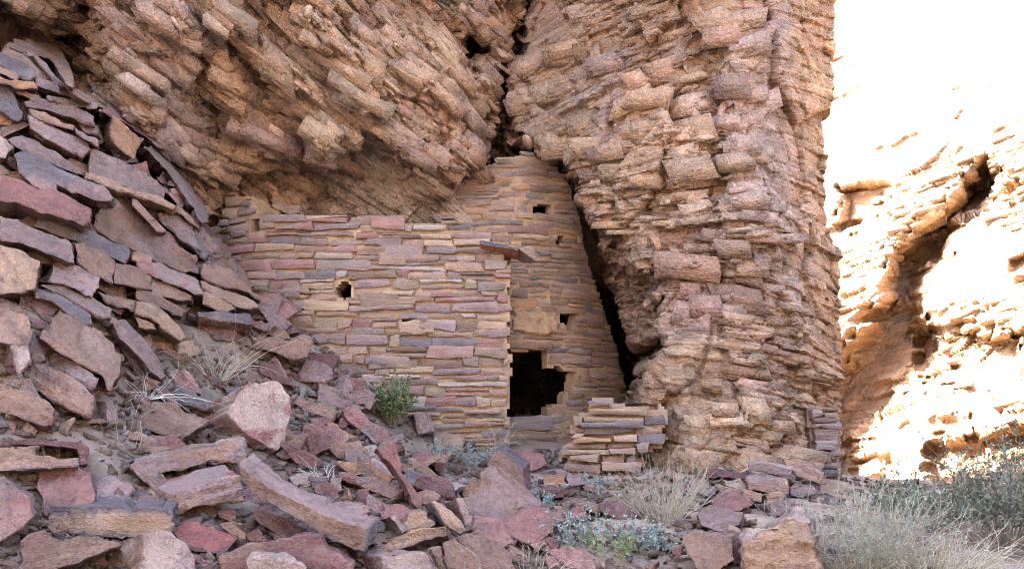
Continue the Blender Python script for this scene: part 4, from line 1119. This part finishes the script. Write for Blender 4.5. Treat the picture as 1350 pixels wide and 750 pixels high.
S('flat salmon slab right of the diamond-shaped flake', 'KTM', [(498, 674), (520, 664), (547, 671), (550, 681), (530, 690), (503, 684)], (0, 5), .25, lean=1.0)
S('maroon wedge with a pale right edge above the buff bar', 'CTM', [(514, 680), (522, 680), (538, 699), (530, 704)], (-18, 6), .3)
S('buff bar of stone with a maroon underside, near the bottom', 'BOM', [(504, 713), (535, 702), (560, 697), (588, 692), (592, 706), (560, 713), (514, 728)], (3, 11), .3, lean=.3)
S('square buff block above the buff bar', 'BTN', [(530, 691), (541, 679), (562, 677), (572, 691), (560, 699), (538, 702)], (3, -3), .25, name='rock', cat='rock')
S('whitish bottom-edge block with a maroon left end', 'CLM', [(503, 732), (545, 726), (569, 727), (584, 760), (508, 760)], (-32, 2), .4, extra='L', near=.15)
S('slate chip left of the curved orange-tan slab', 'SLD', [(407, 627), (430, 629), (434, 641), (410, 642)], (0, 3), .15, name='rock', cat='rock')
S('red-brown cube right of the slate chip', 'GNM', [(436, 632), (450, 630), (452, 646), (440, 649)], (-6, 0), .18, name='rock', cat='rock')
# --- centre, foot of the ruin
S('upright rosy block leaning on the wall, right of the green shrub', 'KKM', [(588, 535), (592, 527), (607, 527), (613, 571), (604, 576), (589, 572)], (-22, 8), .35, lean=.15)
S('buff building stone under the upright rosy block', 'BTN', [(572, 574), (588, 574), (611, 577), (608, 596), (574, 593)], (0, -3), .25)
S('grey stone between the green shrub and the upright rosy block', 'LGS', [(544, 545), (565, 544), (570, 568), (552, 572)], (-4, 3), .2, name='rock', cat='rock')
S('dark brown pointed block with a blue-grey edge, before the low stone wall', 'WSM', [(641, 611), (657, 590), (690, 618), (691, 642), (674, 634), (644, 620)], (8, -8), .35)
S('flat red slab right of the blue-edged block', 'KLM', [(680, 594), (716, 603), (720, 612), (700, 622), (688, 612)], (3, -4), .25, lean=1.2)
S('dark maroon block with a pale right end, centre of the rubble', 'MKM', [(547, 631), (570, 624), (592, 634), (598, 656), (580, 652), (547, 642)], (3, 6), .3)
S('curved brown slab above the dark maroon block', 'NTD', [(538, 604), (562, 611), (577, 628), (560, 628), (540, 620)], (-2, 6), .25)
S('tan and slate slab pointing down to the bottom middle', 'BTS', [(570, 662), (583, 667), (600, 682), (616, 699), (606, 705), (588, 691)], (-16, 0), .35)
S('narrow lilac slab standing on end over a black gap', 'LLD', [(602, 657), (612, 656), (625, 697), (617, 700)], (-18, 5), .25, lean=.2)
S('large triangular mottled slab standing in the centre foreground', 'GGN', [(634, 624), (644, 617), (656, 627), (702, 665), (706, 670), (690, 688), (665, 693), (640, 688), (616, 682), (613, 660), (631, 647)], (10, -4), .22, lean=.7, extra='N')
S('white-edged slab behind the large triangular mottled slab', 'CCL', [(650, 624), (665, 627), (701, 655), (699, 663), (680, 656)], (4, -4), .25, near=.0)
S('big plum-coloured flat slab right of the triangular mottled one', 'KGW', [(662, 690), (690, 675), (716, 671), (739, 678), (742, 686), (723, 706), (705, 718), (685, 714), (668, 702)], (4, -4), .35, lean=1.4)
S('rose-brown flat slab below the triangular mottled one', 'KKM', [(622, 683), (660, 687), (676, 705), (681, 717), (660, 724), (640, 711), (620, 698)], (2, -5), .3, lean=1.3)
S('brown angular slab running down to the bottom edge', 'WND', [(603, 708), (628, 697), (651, 712), (673, 732), (688, 760), (648, 760), (624, 732)], (-2, 16), .35, lean=.9)
S('brown-violet rock at the bottom edge under the buff bar', 'NGW', [(584, 716), (600, 709), (626, 735), (642, 762), (598, 762), (587, 736)], (0, 8), .3, name='rock', cat='rock')
S('thin buff splinter standing at the bottom edge', 'BBN', [(570, 725), (580, 721), (592, 752), (580, 753)], (-3, 2), .2, name='rock', cat='rock')
S('orange-buff stone at the left corner of the triangular slab', 'OBN', [(619, 637), (628, 631), (634, 645), (612, 656), (607, 651)], (-3, 4), .2, name='rock', cat='rock')
S('small grey stone above the orange-buff one', 'GLD', [(598, 641), (610, 629), (628, 634), (620, 643)], (0, 4), .2, name='rock', cat='rock')
S('dark block with a red-brown belly, left of the low wall foot', 'MWD', [(718, 640), (744, 640), (746, 656), (724, 659), (708, 650)], (-2, 3), .3)
S('orange-red flat stone on the dark block by the low wall', 'OKC', [(714, 627), (744, 627), (747, 637), (718, 639)], (2, -3), .2)
S('pale pink flat stone at the left foot of the low wall', 'LCK', [(745, 628), (765, 629), (777, 637), (750, 642)], (2, -3), .2, lean=1.0)
S('flat maroon slab on bare soil, left of the dry shrub', 'MKW', [(790, 666), (820, 661), (849, 667), (851, 673), (832, 685), (814, 684), (793, 674)], (2, -4), .35, lean=1.5)
S('thin grey-brown slab left of the flat maroon slab', 'TGD', [(744, 657), (770, 664), (793, 672), (790, 678), (765, 671)], (0, -3), .2)
S('small reddish stone below the thin grey-brown slab', 'KKM', [(752, 671), (770, 669), (773, 681), (754, 683)], (0, -2), .2, name='rock', cat='rock')
S('maroon and grey slab at the bottom edge, left of the sage', 'KGS', [(724, 727), (750, 719), (784, 731), (784, 758), (748, 748)], (-3, 6), .3, lean=.9)
S('reddish upright stone behind the dry shrub', 'KLM', [(874, 626), (880, 612), (896, 627), (894, 633)], (-4, 5), .2, name='rock', cat='rock')
# --- the stack by the right-hand boulder
G2 = 'stones piled below the buttress'
S('dark maroon bar of stone, left end of the pile below the buttress', 'MKD', [(931, 617), (946, 615), (993, 624), (991, 634), (950, 629), (931, 631)], (-3, 4), .3, group=G2, Y=9.25)
S('cream rock under the dark maroon bar', 'CCT', [(950, 629), (975, 630), (988, 638), (986, 647), (955, 641)], (0, 3), .25, group=G2, Y=8.95, name='rock', cat='rock')
S('pale thin slab on top of the pile, over a black gap', 'LCD', [(986, 612), (1005, 610), (1044, 619), (1043, 627), (1015, 625), (988, 621)], (0, -4), .4, group=G2, Y=9.15)
S('tan block in the middle of the pile, just under the pale thin slab', 'TGN', [(987, 635), (1010, 632), (1037, 633), (1039, 651), (1020, 652), (986, 646)], (0, -5), .4, group=G2, Y=8.75)
S('buff wedge under the left end of the tan block', 'BTN', [(981, 648), (1005, 649), (1004, 663), (981, 658)], (0, 2), .3, group=G2, Y=8.55, name='rock', cat='rock')
S('small pale cube propping the right of the tan block', 'BBN', [(1009, 651), (1033, 651), (1033, 663), (1010, 663)], (-3, 1), .3, group=G2, Y=8.5, name='rock', cat='rock')
S('near-black maroon block at the base of the pile', 'GGM', [(1017, 663), (1036, 662), (1038, 680), (1017, 683)], (-22, 2), .4, group=G2, Y=8.15)
S('grey-tan stone right of the near-black block', 'TGN', [(1038, 663), (1056, 664), (1059, 680), (1040, 682)], (0, -2), .3, group=G2, Y=8.2, name='rock', cat='rock')
S('grey squarish block at the right of the pile', 'LGS', [(1040, 641), (1050, 636), (1073, 640), (1076, 651), (1058, 657), (1042, 654)], (-3, 0), .35, group=G2, Y=8.9)
S('orange-tan slab top right of the pile', 'TOW', [(1034, 607), (1050, 606), (1086, 612), (1086, 621), (1040, 617)], (0, -3), .35, group=G2, Y=9.45)
S('tan slab with a chipped corner under the orange-tan one', 'TLN', [(1044, 620), (1065, 617), (1086, 628), (1089, 638), (1070, 634), (1050, 627)], (0, -3), .3, group=G2, Y=9.2)
S('pale grey stone at the right end of the pile', 'LLG', [(1060, 633), (1080, 634), (1083, 649), (1068, 651)], (-3, 0), .3, group=G2, Y=9.65, name='rock', cat='rock')
S('tan flake under the cream rock of the pile', 'TTD', [(943, 640), (960, 643), (985, 648), (981, 656), (950, 650)], (0, 2), .3, group=G2, Y=8.7)
S('lilac flat slab left of the pile, by the dry shrub', 'LKM', [(905, 637), (925, 634), (944, 645), (944, 653), (925, 652), (909, 644)], (2, -3), .3, group=G2, lean=1.0)
S('dusky grey-plum slab below the tan flake', 'KGM', [(934, 661), (960, 652), (991, 655), (993, 665), (975, 674), (939, 670)], (2, -3), .35, group=G2, lean=1.2)
S('plum slab with a brown front, above the large square slab', 'GKW', [(917, 677), (935, 665), (982, 673), (976, 692), (955, 704), (924, 692)], (0, 4), .4, group=G2, lean=1.0)
S('large square brownish slab at the bottom, left of the ridged boulder', 'NGT', [(898, 707), (925, 701), (966, 705), (968, 736), (946, 756), (925, 760), (908, 730)], (4, -3), .4, group=G2, lean=.8)
S('small maroon stone between the square slab and the ridged boulder', 'MKD', [(961, 700), (982, 702), (986, 713), (974, 720)], (0, 3), .25, group=G2, name='rock', cat='rock')
S('dark narrow stone in the gap left of the ridged boulder', 'MMD', [(967, 719), (979, 713), (980, 742), (968, 744)], (0, 0), .25, group=G2, name='rock', cat='rock')
S('pale ridged boulder with upright layers at the bottom edge, beside the pale bush', 'BCN', [(976, 713), (1008, 694), (1046, 682), (1062, 690), (1072, 735), (1080, 765), (974, 765)], (8, -8), .6, group=G2, name='boulder', cat='boulder', extra='L', lean=.2, rough=.02, ridge=.04)

# ------------------------------------------------------------------ smaller fragments between them
used = set()
CN = dict(G='grey', M='maroon', K='rosy', T='tan', B='buff', O='orange-tan', S='slate', C='cream', W='brown', L='lilac-grey', N='russet')
TALUS = [(-8, 60), (60, 84), (130, 152), (190, 195), (262, 300), (330, 400), (410, 470), (480, 545), (560, 590), (640, 600), (730, 625), (770, 660), (750, 760), (-8, 760)]
BASEP = [(730, 640), (900, 640), (980, 700), (960, 760), (740, 760)]


def fragments(seed, count, under):
    rg = np.random.default_rng(seed)
    n = 0
    kinds = ['chip', 'shard', 'fragment', 'lump', 'flake']
    tries = 0
    cents = np.array([t[0].mean(0) for t in TRACED])
    while n < count and tries < 9000:
        tries += 1
        if rg.random() < .86:
            x, y = rg.uniform(-5, 770), rg.uniform(60, 752)
            if sdf(np.array([x]), np.array([y]), TALUS)[0] > -4: continue
        else:
            x, y = rg.uniform(735, 985), rg.uniform(640, 752)
            if sdf(np.array([x]), np.array([y]), BASEP)[0] > 0: continue
        if tries % 9 == 0:      # the seam where the fallen stones meet the wall and the cliff
            t_ = rg.uniform(0, 1); x = np.interp(t_, [0, .2, .5, .7, .85, 1], [228, 262, 300, 345, 405, 470]) + rg.normal(0, 6)
            y = np.interp(t_, [0, .2, .5, .7, .85, 1], [240, 310, 362, 408, 462, 520]) + rg.normal(0, 6)
        # keep to the gaps
        dmin = 1e9
        for t in TRACED:
            if abs(t[0][:, 0].mean() - x) < 130 and abs(t[0][:, 1].mean() - y) < 100:
                dmin = min(dmin, sdf(np.array([x]), np.array([y]), t[0])[0])
        if not under and dmin < -2: continue
        if under and (x > 560 or dmin < -14): continue
        bare = (150 < x < 420 and 440 < y < 530) or (y > 545 and y < 640 and x < 175)
        if bare and rg.random() < .6: continue
        w = rg.uniform(14, 42) if y > 300 or x > 200 else rg.uniform(16, 48)
        if x > 735: w *= .6
        if bare: w *= .55
        if under: w = rg.uniform(34, 84) * (1 if y < 480 else .8)
        h = w * rg.uniform(.3, .75) * (.75 if under else 1); ang = R(rg.normal(22 if x < 330 else 12, 22))
        k = rg.integers(5, 8); th = np.sort(rg.uniform(0, 2 * np.pi, k) * .35 + np.linspace(0, 2 * np.pi, k, endpoint=False))
        q = np.stack([np.cos(th) * w / 2, np.sin(th) * h / 2], -1) * rg.uniform(.85, 1.15, (k, 1))
        poly = np.stack([x + q[:, 0] * math.cos(ang) - q[:, 1] * math.sin(ang), y + q[:, 0] * math.sin(ang) + q[:, 1] * math.cos(ang)], -1)
        c = rg.choice(list('GMKTBOSCWLN'), p=np.array([2, 3, 3, 3, 2, 1, 1, 1, 2.4, 2, 2.4]) / 22.8)
        # label: look + where it lies relative to a described stone
        dd = np.hypot(*(cents - (x, y)).T); order = np.argsort(dd)[:5]
        lab = None
        for oi in order:
            base = TRACED[oi][1]
            for cut in (' with ', ' at the ', ' on the ', ' under ', ' over ', ' jutting', ' sloping', ' running', ' poking', ' pointing', ' lying', ' leaning', ' tucked', ', ', ' below ', ' above ', ' between ', ' standing', ' in the ', ' behind', ' beside', ' by ', ' left of', ' right of', ' wedged', ' resting', ' tipped', ' dipping', ' low in', ' peeping', ' just', ' touching', ' near', ' of the pile', ' propping', ' inside'):
                base = base.split(cut)[0]
            if len(base.split()) < 2 or sum(t[1].startswith(base) for t in TRACED) > 1: continue
            dx, dy = (x, y) - cents[oi]
            rel = ('just below' if dy > 0 else 'just above') if abs(dy) > abs(dx) * .7 else ('to the right of' if dx > 0 else 'to the left of')
            size = 'half-buried' if under else 'small' if w < 18 else ('fist-sized' if w < 26 else 'medium')
            for kind in [kinds[rg.integers(5)]] + kinds:
                l = '%s %s stone %s %s the %s' % (size, CN[c], kind, rel, base)
                if l not in used and len(l.split()) <= 16: lab = l; break
            if lab: break
        if not lab: continue
        used.add(lab)
        yb = poly[:, 1].max()
        Y = ground_Y(x, min(yb, 752)) + (.0 if not under else .02)
        z = -(poly[:, 1] - yb) * Y / F; lean = rg.uniform(.2, 1.0)
        Yi = Y + lean * z
        if x < 340 and y < 480:
            gy = np.array([ground_Y(a, b_) for a, b_ in poly]); Yi = gy.mean() - (.06 if under else .03) + .8 * (gy - gy.mean())
        ext = np.array((rg.normal(0, 3), rg.normal(2, 4)))
        dpt = w * Y / F * rg.uniform(.5, .9) + .05
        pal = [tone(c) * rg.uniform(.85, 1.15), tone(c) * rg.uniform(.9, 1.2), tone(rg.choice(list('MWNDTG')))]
        o = rock_mesh('stone_slab' if under else 'rock_fragment', P(poly[:, 0], poly[:, 1], Yi), P(poly[:, 0] + ext[0], poly[:, 1] + ext[1], Yi + dpt), *pal, seed=seed * 100 + n, elen=.045 if under else .03, bev=.004, rough=.008)
        tag(o, lab, 'slab' if under else 'rock', 'half-buried slabs under the pile' if under else 'rock fragments lying between the slabs', 'thing')
        n += 1


fragments(77, 240, False)
fragments(78, 150, True)


def projecting(label, code, poly, ext, Y, dd):
    rg = np.random.default_rng(len(poly) + int(Y * 10)); p = np.array(poly, float)
    bk = p + np.array(ext)
    o = rock_mesh('projecting_slab', P(p[:, 0], p[:, 1], 0 * p[:, 0] + Y), P(bk[:, 0], bk[:, 1], 0 * p[:, 0] + Y + dd), *[PAL[c] for c in code], seed=int(Y * 1000) % 977 + len(poly), elen=.03, bev=.004, rough=.006)
    o.parent = ruin; o.location = o.location - ruin.location; o['label'] = label


projecting('grey slab with a red underside jutting from the top corner of the front wall', 'SSX', [(632, 316), (660, 321), (683, 327), (683, 331), (658, 327), (634, 322)], (1, 13), 11.12, .34)
projecting('brown slab end jutting furthest right over the doorway', 'TNN', [(684, 328), (699, 325), (714, 342), (709, 345)], (-20, 1), 11.14, .3)


def gravel():
    """loose scree and pebbles, uncountable"""
    rg = np.random.default_rng(5)
    ico = np.array([(-1, -1, -1), (1, -1, -1), (1, 1, -1), (-1, 1, -1), (-1, -1, 1), (1, -1, 1), (1, 1, 1), (-1, 1, 1)], float) * .75
    fi = np.array([(0, 3, 2, 1), (4, 5, 6, 7), (0, 1, 5, 4), (1, 2, 6, 5), (2, 3, 7, 6), (3, 0, 4, 7)])
    Vs, Fs, Cs = [], [], []; n = 0
    pal = [.6 * tone(c) + .4 * DUST for c in 'MKTBWGNLC']
    for i in range(9500):
        y = rg.uniform(5.2, 11.6); u = rg.uniform(-20, 1220) if i < 5500 else rg.uniform(-20, 480); x = (u - 675) / F * y
        if u > 990 and rg.random() < .6: continue
        z = float(ground_z(x, y))
        if pile_mask(x, z) > .3: continue
        r = .010 + .042 * rg.random() ** 3
        v = ico * (1 + .8 * (rg.random((8, 3)) - .5)) * r * rg.uniform((.7, .6, .3), (1.8, 1.2, .7)); v[:, 2] += v[:, 0] * rg.normal(0, .3) + v[:, 1] * rg.normal(0, .3)
        a = rg.uniform(0, 6.28); ca, sa = math.cos(a), math.sin(a)
        v = np.stack([v[:, 0] * ca - v[:, 1] * sa, v[:, 0] * sa + v[:, 1] * ca, v[:, 2]], -1) + (x, y, z + r * .1)
        Vs.append(v); Fs.append(fi + n); n += 8
        Cs.append(np.broadcast_to(pal[rg.integers(9)] * rg.uniform(.8, 1.2), (8, 3)))
    V = np.concatenate(Vs)
    o = mk('gravel', V, np.concatenate(Fs), M_ROCK, np.concatenate(Cs), V * 3)
    tag(o, 'loose chips and pebbles scattered over the soil of the slope', None, None, 'stuff')


gravel()
# ------------------------------------------------------------------ plants
def tubes(paths, rads, sides=3):
    """paths: (n, m, 3); rads: (n, m) -> verts, quads"""
    n, m, _ = paths.shape
    t = np.gradient(paths, axis=1); t /= np.linalg.norm(t, axis=-1, keepdims=True) + 1e-9
    up = np.array((.13, .97, .2)); a = np.cross(t, up); a /= np.linalg.norm(a, axis=-1, keepdims=True) + 1e-9
    b = np.cross(t, a)
    th = np.linspace(0, 2 * np.pi, sides, endpoint=False)
    V = paths[:, :, None] + rads[:, :, None, None] * (np.cos(th)[:, None] * a[:, :, None] + np.sin(th)[:, None] * b[:, :, None])
    i = np.arange(n * m * sides).reshape(n, m, sides)
    j = np.roll(i, -1, 2)
    f = np.stack([i[:, :-1], j[:, :-1], j[:, 1:], i[:, 1:]], -1).reshape(-1, 4)
    return V.reshape(-1, 3), f


def leaf_quads(pos, dirs, ln, wd, rg):
    """narrow folded leaves: base, two edge points, tip, as two triangles each"""
    n = len(pos)
    d = dirs / (np.linalg.norm(dirs, axis=-1, keepdims=True) + 1e-9)
    s = np.cross(d, rg.standard_normal((n, 3))); s /= np.linalg.norm(s, axis=-1, keepdims=True) + 1e-9
    nn = np.cross(s, d)
    mid = pos + d * (ln * .45)[:, None]
    a = mid + s * (wd * .5)[:, None] + nn * (wd * .2)[:, None]; b = mid - s * (wd * .5)[:, None] + nn * (wd * .2)[:, None]
    tip = pos + d * ln[:, None] - np.array((0, 0, 1)) * (ln * .15)[:, None]
    V = np.stack([pos, a, tip, b], 1).reshape(-1, 3)
    i = np.arange(n)[:, None] * 4
    return V, np.concatenate([i + np.array([0, 1, 2]), i + np.array([0, 2, 3])])


def plant(name, label, cat, px, py, h, spread, nst, leaves, lsize, lcol, scol, group=None, Y=None, seed=1, droop=.25, srad=.003, lean=(0, 0), branch=0, leaf_from=.25, base_r=.03, wfac=.22, upr=.5, hvar=.4, curl=0.0):
    rg = np.random.default_rng(seed)
    if Y is None: Y = ground_Y(px, min(py, 752))
    b = P(px, py, Y); b[2] = ground_z(b[0], b[1]) - .02
    m = 9
    t = np.linspace(0, 1, m)

    def stems(base, dirs, L_, r0):
        n = len(base)
        side = rg.standard_normal((n, 3)) * .35
        w1 = rg.standard_normal((n, 1, 3)) * .05 * L_[:, None, None]
        p = base[:, None] + dirs[:, None] * (t[None, :, None] * L_[:, None, None]) + side[:, None] * (t[None, :, None] ** 2 * L_[:, None, None] * (.35 + curl))
        p = p + w1 * np.sin(t * 7 + 1)[None, :, None] * t[None, :, None]
        p[..., 2] -= droop * (t ** 2)[None] * L_[:, None] * rg.uniform(.2, 1.4, (n, 1))
        return p, r0[:, None] * (1 - .8 * t)[None]
    az = rg.uniform(0, 6.283, nst); rr = np.sqrt(rg.random(nst))
    tilt = rr * spread
    dirs = np.stack([np.cos(az) * np.sin(tilt) + lean[0], np.sin(az) * np.sin(tilt) + lean[1], np.cos(tilt) * (.6 + upr)], -1)
    dirs /= np.linalg.norm(dirs, axis=-1, keepdims=True)
    base = b + np.stack([np.cos(az) * rr * base_r, np.sin(az) * rr * base_r, 0 * az], -1)
    L_ = h * rg.uniform(1 - hvar, 1.08, nst)
    ps, rs = stems(base, dirs, L_, srad * rg.uniform(.7, 1.3, nst))
    if branch:
        si = rg.integers(0, nst, nst * branch); ti = rg.integers(2, m - 2, nst * branch)
        bp = ps[si, ti]; td = ps[si, ti + 1] - ps[si, ti]; td /= np.linalg.norm(td, axis=-1, keepdims=True) + 1e-9
        bd = td + rg.standard_normal(td.shape) * .55 + np.array((0, 0, .25)); bd /= np.linalg.norm(bd, axis=-1, keepdims=True)
        p2, r2 = stems(bp, bd, L_[si] * rg.uniform(.2, .5, len(si)), srad * .55 * np.ones(len(si)))
        ps = np.concatenate([ps, p2]); rs = np.concatenate([rs, r2])
    root = empty(name, tuple(b))
    tag(root, label, cat, group, 'thing')
    V, f = tubes(ps, rs)
    sc = np.array(scol); per = m * 3
    cv = sc * (1 + .35 * (rg.random((len(ps), 1)) - .5)); cv = np.repeat(cv, per, 0)
    mk('stems', V, f, M_STEM, np.clip(cv, .01, .9), None, origin=tuple(b), parent=root, allsmooth=True)
    if leaves:
        si = rg.integers(0, len(ps), leaves); q = rg.uniform(leaf_from, 1, leaves) * (m - 1.001); qi = q.astype(int); qf = (q - qi)[:, None]
        pos = ps[si, qi] * (1 - qf) + ps[si, qi + 1] * qf
        td = ps[si, qi + 1] - ps[si, qi]; td /= np.linalg.norm(td, axis=-1, keepdims=True) + 1e-9
        ld = td + .75 * rg.standard_normal(td.shape) + np.array((0, 0, .3))
        ln = lsize * rg.uniform(.5, 1.2, leaves)
        V, f = leaf_quads(pos, ld, ln, ln * wfac * rg.uniform(.7, 1.3, leaves), rg)
        lc = np.array(lcol) if np.ndim(lcol) == 2 else np.array([lcol])
        cv = lc[rg.integers(0, len(lc), leaves)] * (1 + .4 * (rg.random((leaves, 1)) - .5))
        mk('leaves', V, f, M_LEAF, np.clip(np.repeat(cv, 4, 0), .01, .9), None, origin=tuple(b), parent=root)
    return root


STRAW = (.50, .42, .29); PALE = (.42, .385, .30); SAGE = [(.20, .265, .245), (.26, .31, .28), (.165, .225, .20)]; GREEN = [(.085, .135, .060), (.115, .165, .075), (.065, .105, .050), (.20, .16, .07)]
OLIVE = [(.150, .170, .125), (.200, .215, .160), (.110, .130, .090)]; GREY = [(.270, .275, .215), (.330, .320, .250), (.21, .225, .17)]
plant('green_shrub', 'leafy green shrub growing at the foot of the ruin wall', 'shrub', 517, 560, .56, .62, 62, 1150, .075, GREEN, (.25, .22, .13), seed=3, srad=.003, droop=.15, wfac=.30)
GD = 'tufts of dry grass among the stones'
plant('dry_grass', 'straw-coloured dry grass tuft with long arching blades on the bare soil', 'dry grass', 284, 500, .62, .95, 60, 0, .05, STRAW, STRAW, GD, seed=4, srad=.0028, droop=.45, upr=.25, curl=.3, base_r=.10)
plant('dry_grass', 'whitish curled dry grass tuft left of the dark slate wedge', 'dry grass', 192, 526, .42, 1.2, 46, 0, .05, STRAW, (.56, .52, .44), GD, seed=5, srad=.0028, droop=.7, upr=.15, curl=.6, base_r=.06)
plant('dry_grass', 'few thin straw stalks rising over the rosy flat slab', 'dry grass', 78, 622, .34, .6, 9, 0, .05, STRAW, STRAW, GD, seed=6, srad=.0018, base_r=.2)
plant('dry_grass', 'white dead twigs lying in front of the dark maroon block', 'dead twigs', 432, 640, .36, 1.1, 16, 0, .05, STRAW, (.58, .54, .48), GD, seed=7, srad=.0035, droop=.4, curl=.6, branch=1)
plant('dry_grass', 'grey-green grass tuft at the bottom edge under the plum-coloured slab', 'dry grass', 700, 750, .26, 1.1, 80, 0, .05, STRAW, (.40, .37, .26), GD, seed=8, srad=.0020, droop=.5, base_r=.2)
plant('dry_grass', 'thin straw stalks in the soil below the tilted square block', 'dry grass', 168, 590, .40, .35, 6, 0, .05, STRAW, STRAW, GD, seed=18, srad=.0018, base_r=.15)
plant('dry_grass', 'wiry dead stalks with one long fallen stem, in front of the doorway', 'dry stalks', 655, 592, .50, .9, 18, 60, .03, (.42, .36, .24), (.44, .37, .25), GD, seed=9, srad=.0032, droop=.3, branch=2, curl=.4)
plant('dry_grass', 'small dry grass patch at the foot of the wall right of the green shrub', 'dry grass', 570, 600, .24, 1.0, 60, 0, .05, STRAW, (.42, .36, .25), GD, seed=10, srad=.0018, droop=.5, base_r=.3)
plant('dry_shrub', 'dry grey shrub of upright bare stems below the low stone wall', 'shrub', 875, 690, .62, .85, 150, 160, .03, GREY, (.36, .32, .23), seed=11, srad=.0024, droop=.12, branch=1, base_r=.10)
plant('pale_bush', 'pale grey-green twiggy bush filling the bottom edge, right of the ridged boulder', 'bush', 1135, 765, .58, .95, 150, 3600, .034, GREY, (.33, .33, .25), seed=12, Y=6.6, srad=.0034, droop=.12, branch=3, base_r=.22, wfac=.14, leaf_from=.3)
plant('pale_bush', 'smaller pale bush of straw stems between the twiggy bush and the dark green one', 'bush', 1225, 770, .46, 1.0, 130, 1000, .034, GREY, (.43, .39, .29), seed=13, Y=6.4, srad=.0034, droop=.3, branch=2, base_r=.22, wfac=.14)
plant('green_bush', 'dark grey-green bush with dense small leaves at the right edge', 'bush', 1322, 745, .74, .95, 80, 6000, .040, OLIVE, (.26, .23, .17), seed=14, Y=7.6, srad=.005, droop=.1, branch=4, base_r=.25, wfac=.42, leaf_from=.2)
plant('green_bush', 'smaller dark green bush behind the straw-stemmed one, below the sunlit cliff', 'bush', 1222, 715, .44, .95, 60, 3600, .036, OLIVE, (.26, .23, .17), seed=15, Y=8.2, srad=.0036, droop=.1, branch=4, base_r=.2, wfac=.40)
plant('dry_grass', 'long pale grass blades at the bottom right corner before the dark green bush', 'dry grass', 1275, 765, .42, .8, 60, 0, .05, STRAW, (.44, .40, .30), GD, seed=16, Y=6.2, srad=.0024, droop=.4, curl=.3, base_r=.3)
GS = 'blue-grey sage plants on the slope'
for i, (x, y, h, n, l) in enumerate([(765, 722, .30, 30, 'fullest blue-grey sage plant, right of the plum-coloured slab'), (832, 722, .26, 26, 'blue-grey sage plant below the flat maroon slab'), (872, 728, .22, 16, 'blue-grey sage sprig under the dry grey shrub'),
                                     (592, 602, .22, 16, 'blue-grey sage sprig under the upright rosy block'), (618, 612, .24, 16, 'blue-grey sage sprig behind the dark pointed block'), (646, 610, .22, 14, 'blue-grey sage sprig touching the dark pointed block'),
                                     (566, 604, .18, 10, 'tiny blue-grey sage sprig left of the buff building stone'), (712, 664, .14, 12, 'low blue-grey sage at the tip of the white-edged slab'), (785, 642, .16, 14, 'low blue-grey sage at the foot of the low wall'), (943, 632, .20, 9, 'blue-grey sage sprig at the left end of the stone pile')]):
    plant('sage_plant', l, 'sage', x, y, h, .8, n, n * 26, .030, SAGE, (.24, .25, .20), GS, seed=30 + i, srad=.002, droop=.1, wfac=.34, leaf_from=.15, base_r=.07)
plant('green_herb', 'small bright green leafy herb between two sage plants', 'herb', 798, 735, .24, .8, 16, 150, .055, [(.13, .17, .085), (.17, .20, .11)], (.2, .22, .1), seed=50, droop=.3, wfac=.4, base_r=.12)
plant('green_herb', 'low green tuft on the soil before the low stone wall', 'herb', 815, 655, .12, 1.0, 34, 160, .03, [(.16, .20, .10), (.22, .25, .15)], (.26, .26, .16), seed=51, base_r=.35)
SKY_STR, SUN_STR, EXPOSURE = 0.12, 4.2, 4.15
# ------------------------------------------------------------------ daylight
SUN = Vector((-.55, .30, .78)).normalized()        # towards the sun: high, left, behind the cliff top
w = bpy.data.worlds.new('World'); SC.world = w; w.use_nodes = True
nt = w.node_tree; bg = nt.nodes['Background']
sky = nt.nodes.new('ShaderNodeTexSky'); sky.sky_type = 'NISHITA'; sky.sun_disc = False
sky.sun_elevation = math.asin(SUN.z)
sky.sun_rotation = math.atan2(SUN.x, SUN.y)
sky.dust_density = 3.0; sky.ozone_density = .6; sky.air_density = 1.0
nt.links.new(sky.outputs[0], bg.inputs[0]); bg.inputs[1].default_value = SKY_STR
sd = bpy.data.lights.new('sun', 'SUN'); sd.energy = SUN_STR; sd.angle = R(.5); sd.color = (1, .93, .82)
so = bpy.data.objects.new('sun', sd); COL.objects.link(so)
so.rotation_euler = (-SUN).to_track_quat('-Z', 'Y').to_euler()
so.location = (-8, 0, 30)
SC.view_settings.view_transform = 'Standard'; SC.view_settings.look = 'None'
SC.view_settings.exposure = EXPOSURE; SC.view_settings.gamma = 1
SC.view_settings.use_curve_mapping = False
SC.cycles.use_denoising = True
SC.cycles.max_bounces = 6; SC.cycles.diffuse_bounces = 4
SC.cycles.use_adaptive_sampling = True
SC.cycles.filter_width = 1.0
SC.cycles.pixel_filter_type = 'BLACKMAN_HARRIS'
SC.cycles.adaptive_threshold = .015
SC.cycles.denoiser = 'OPENIMAGEDENOISE'
SC.cycles.denoising_prefilter = 'NONE'
SC.cycles.denoising_input_passes = 'RGB_ALBEDO_NORMAL'
SC.cycles.sample_clamp_indirect = 4
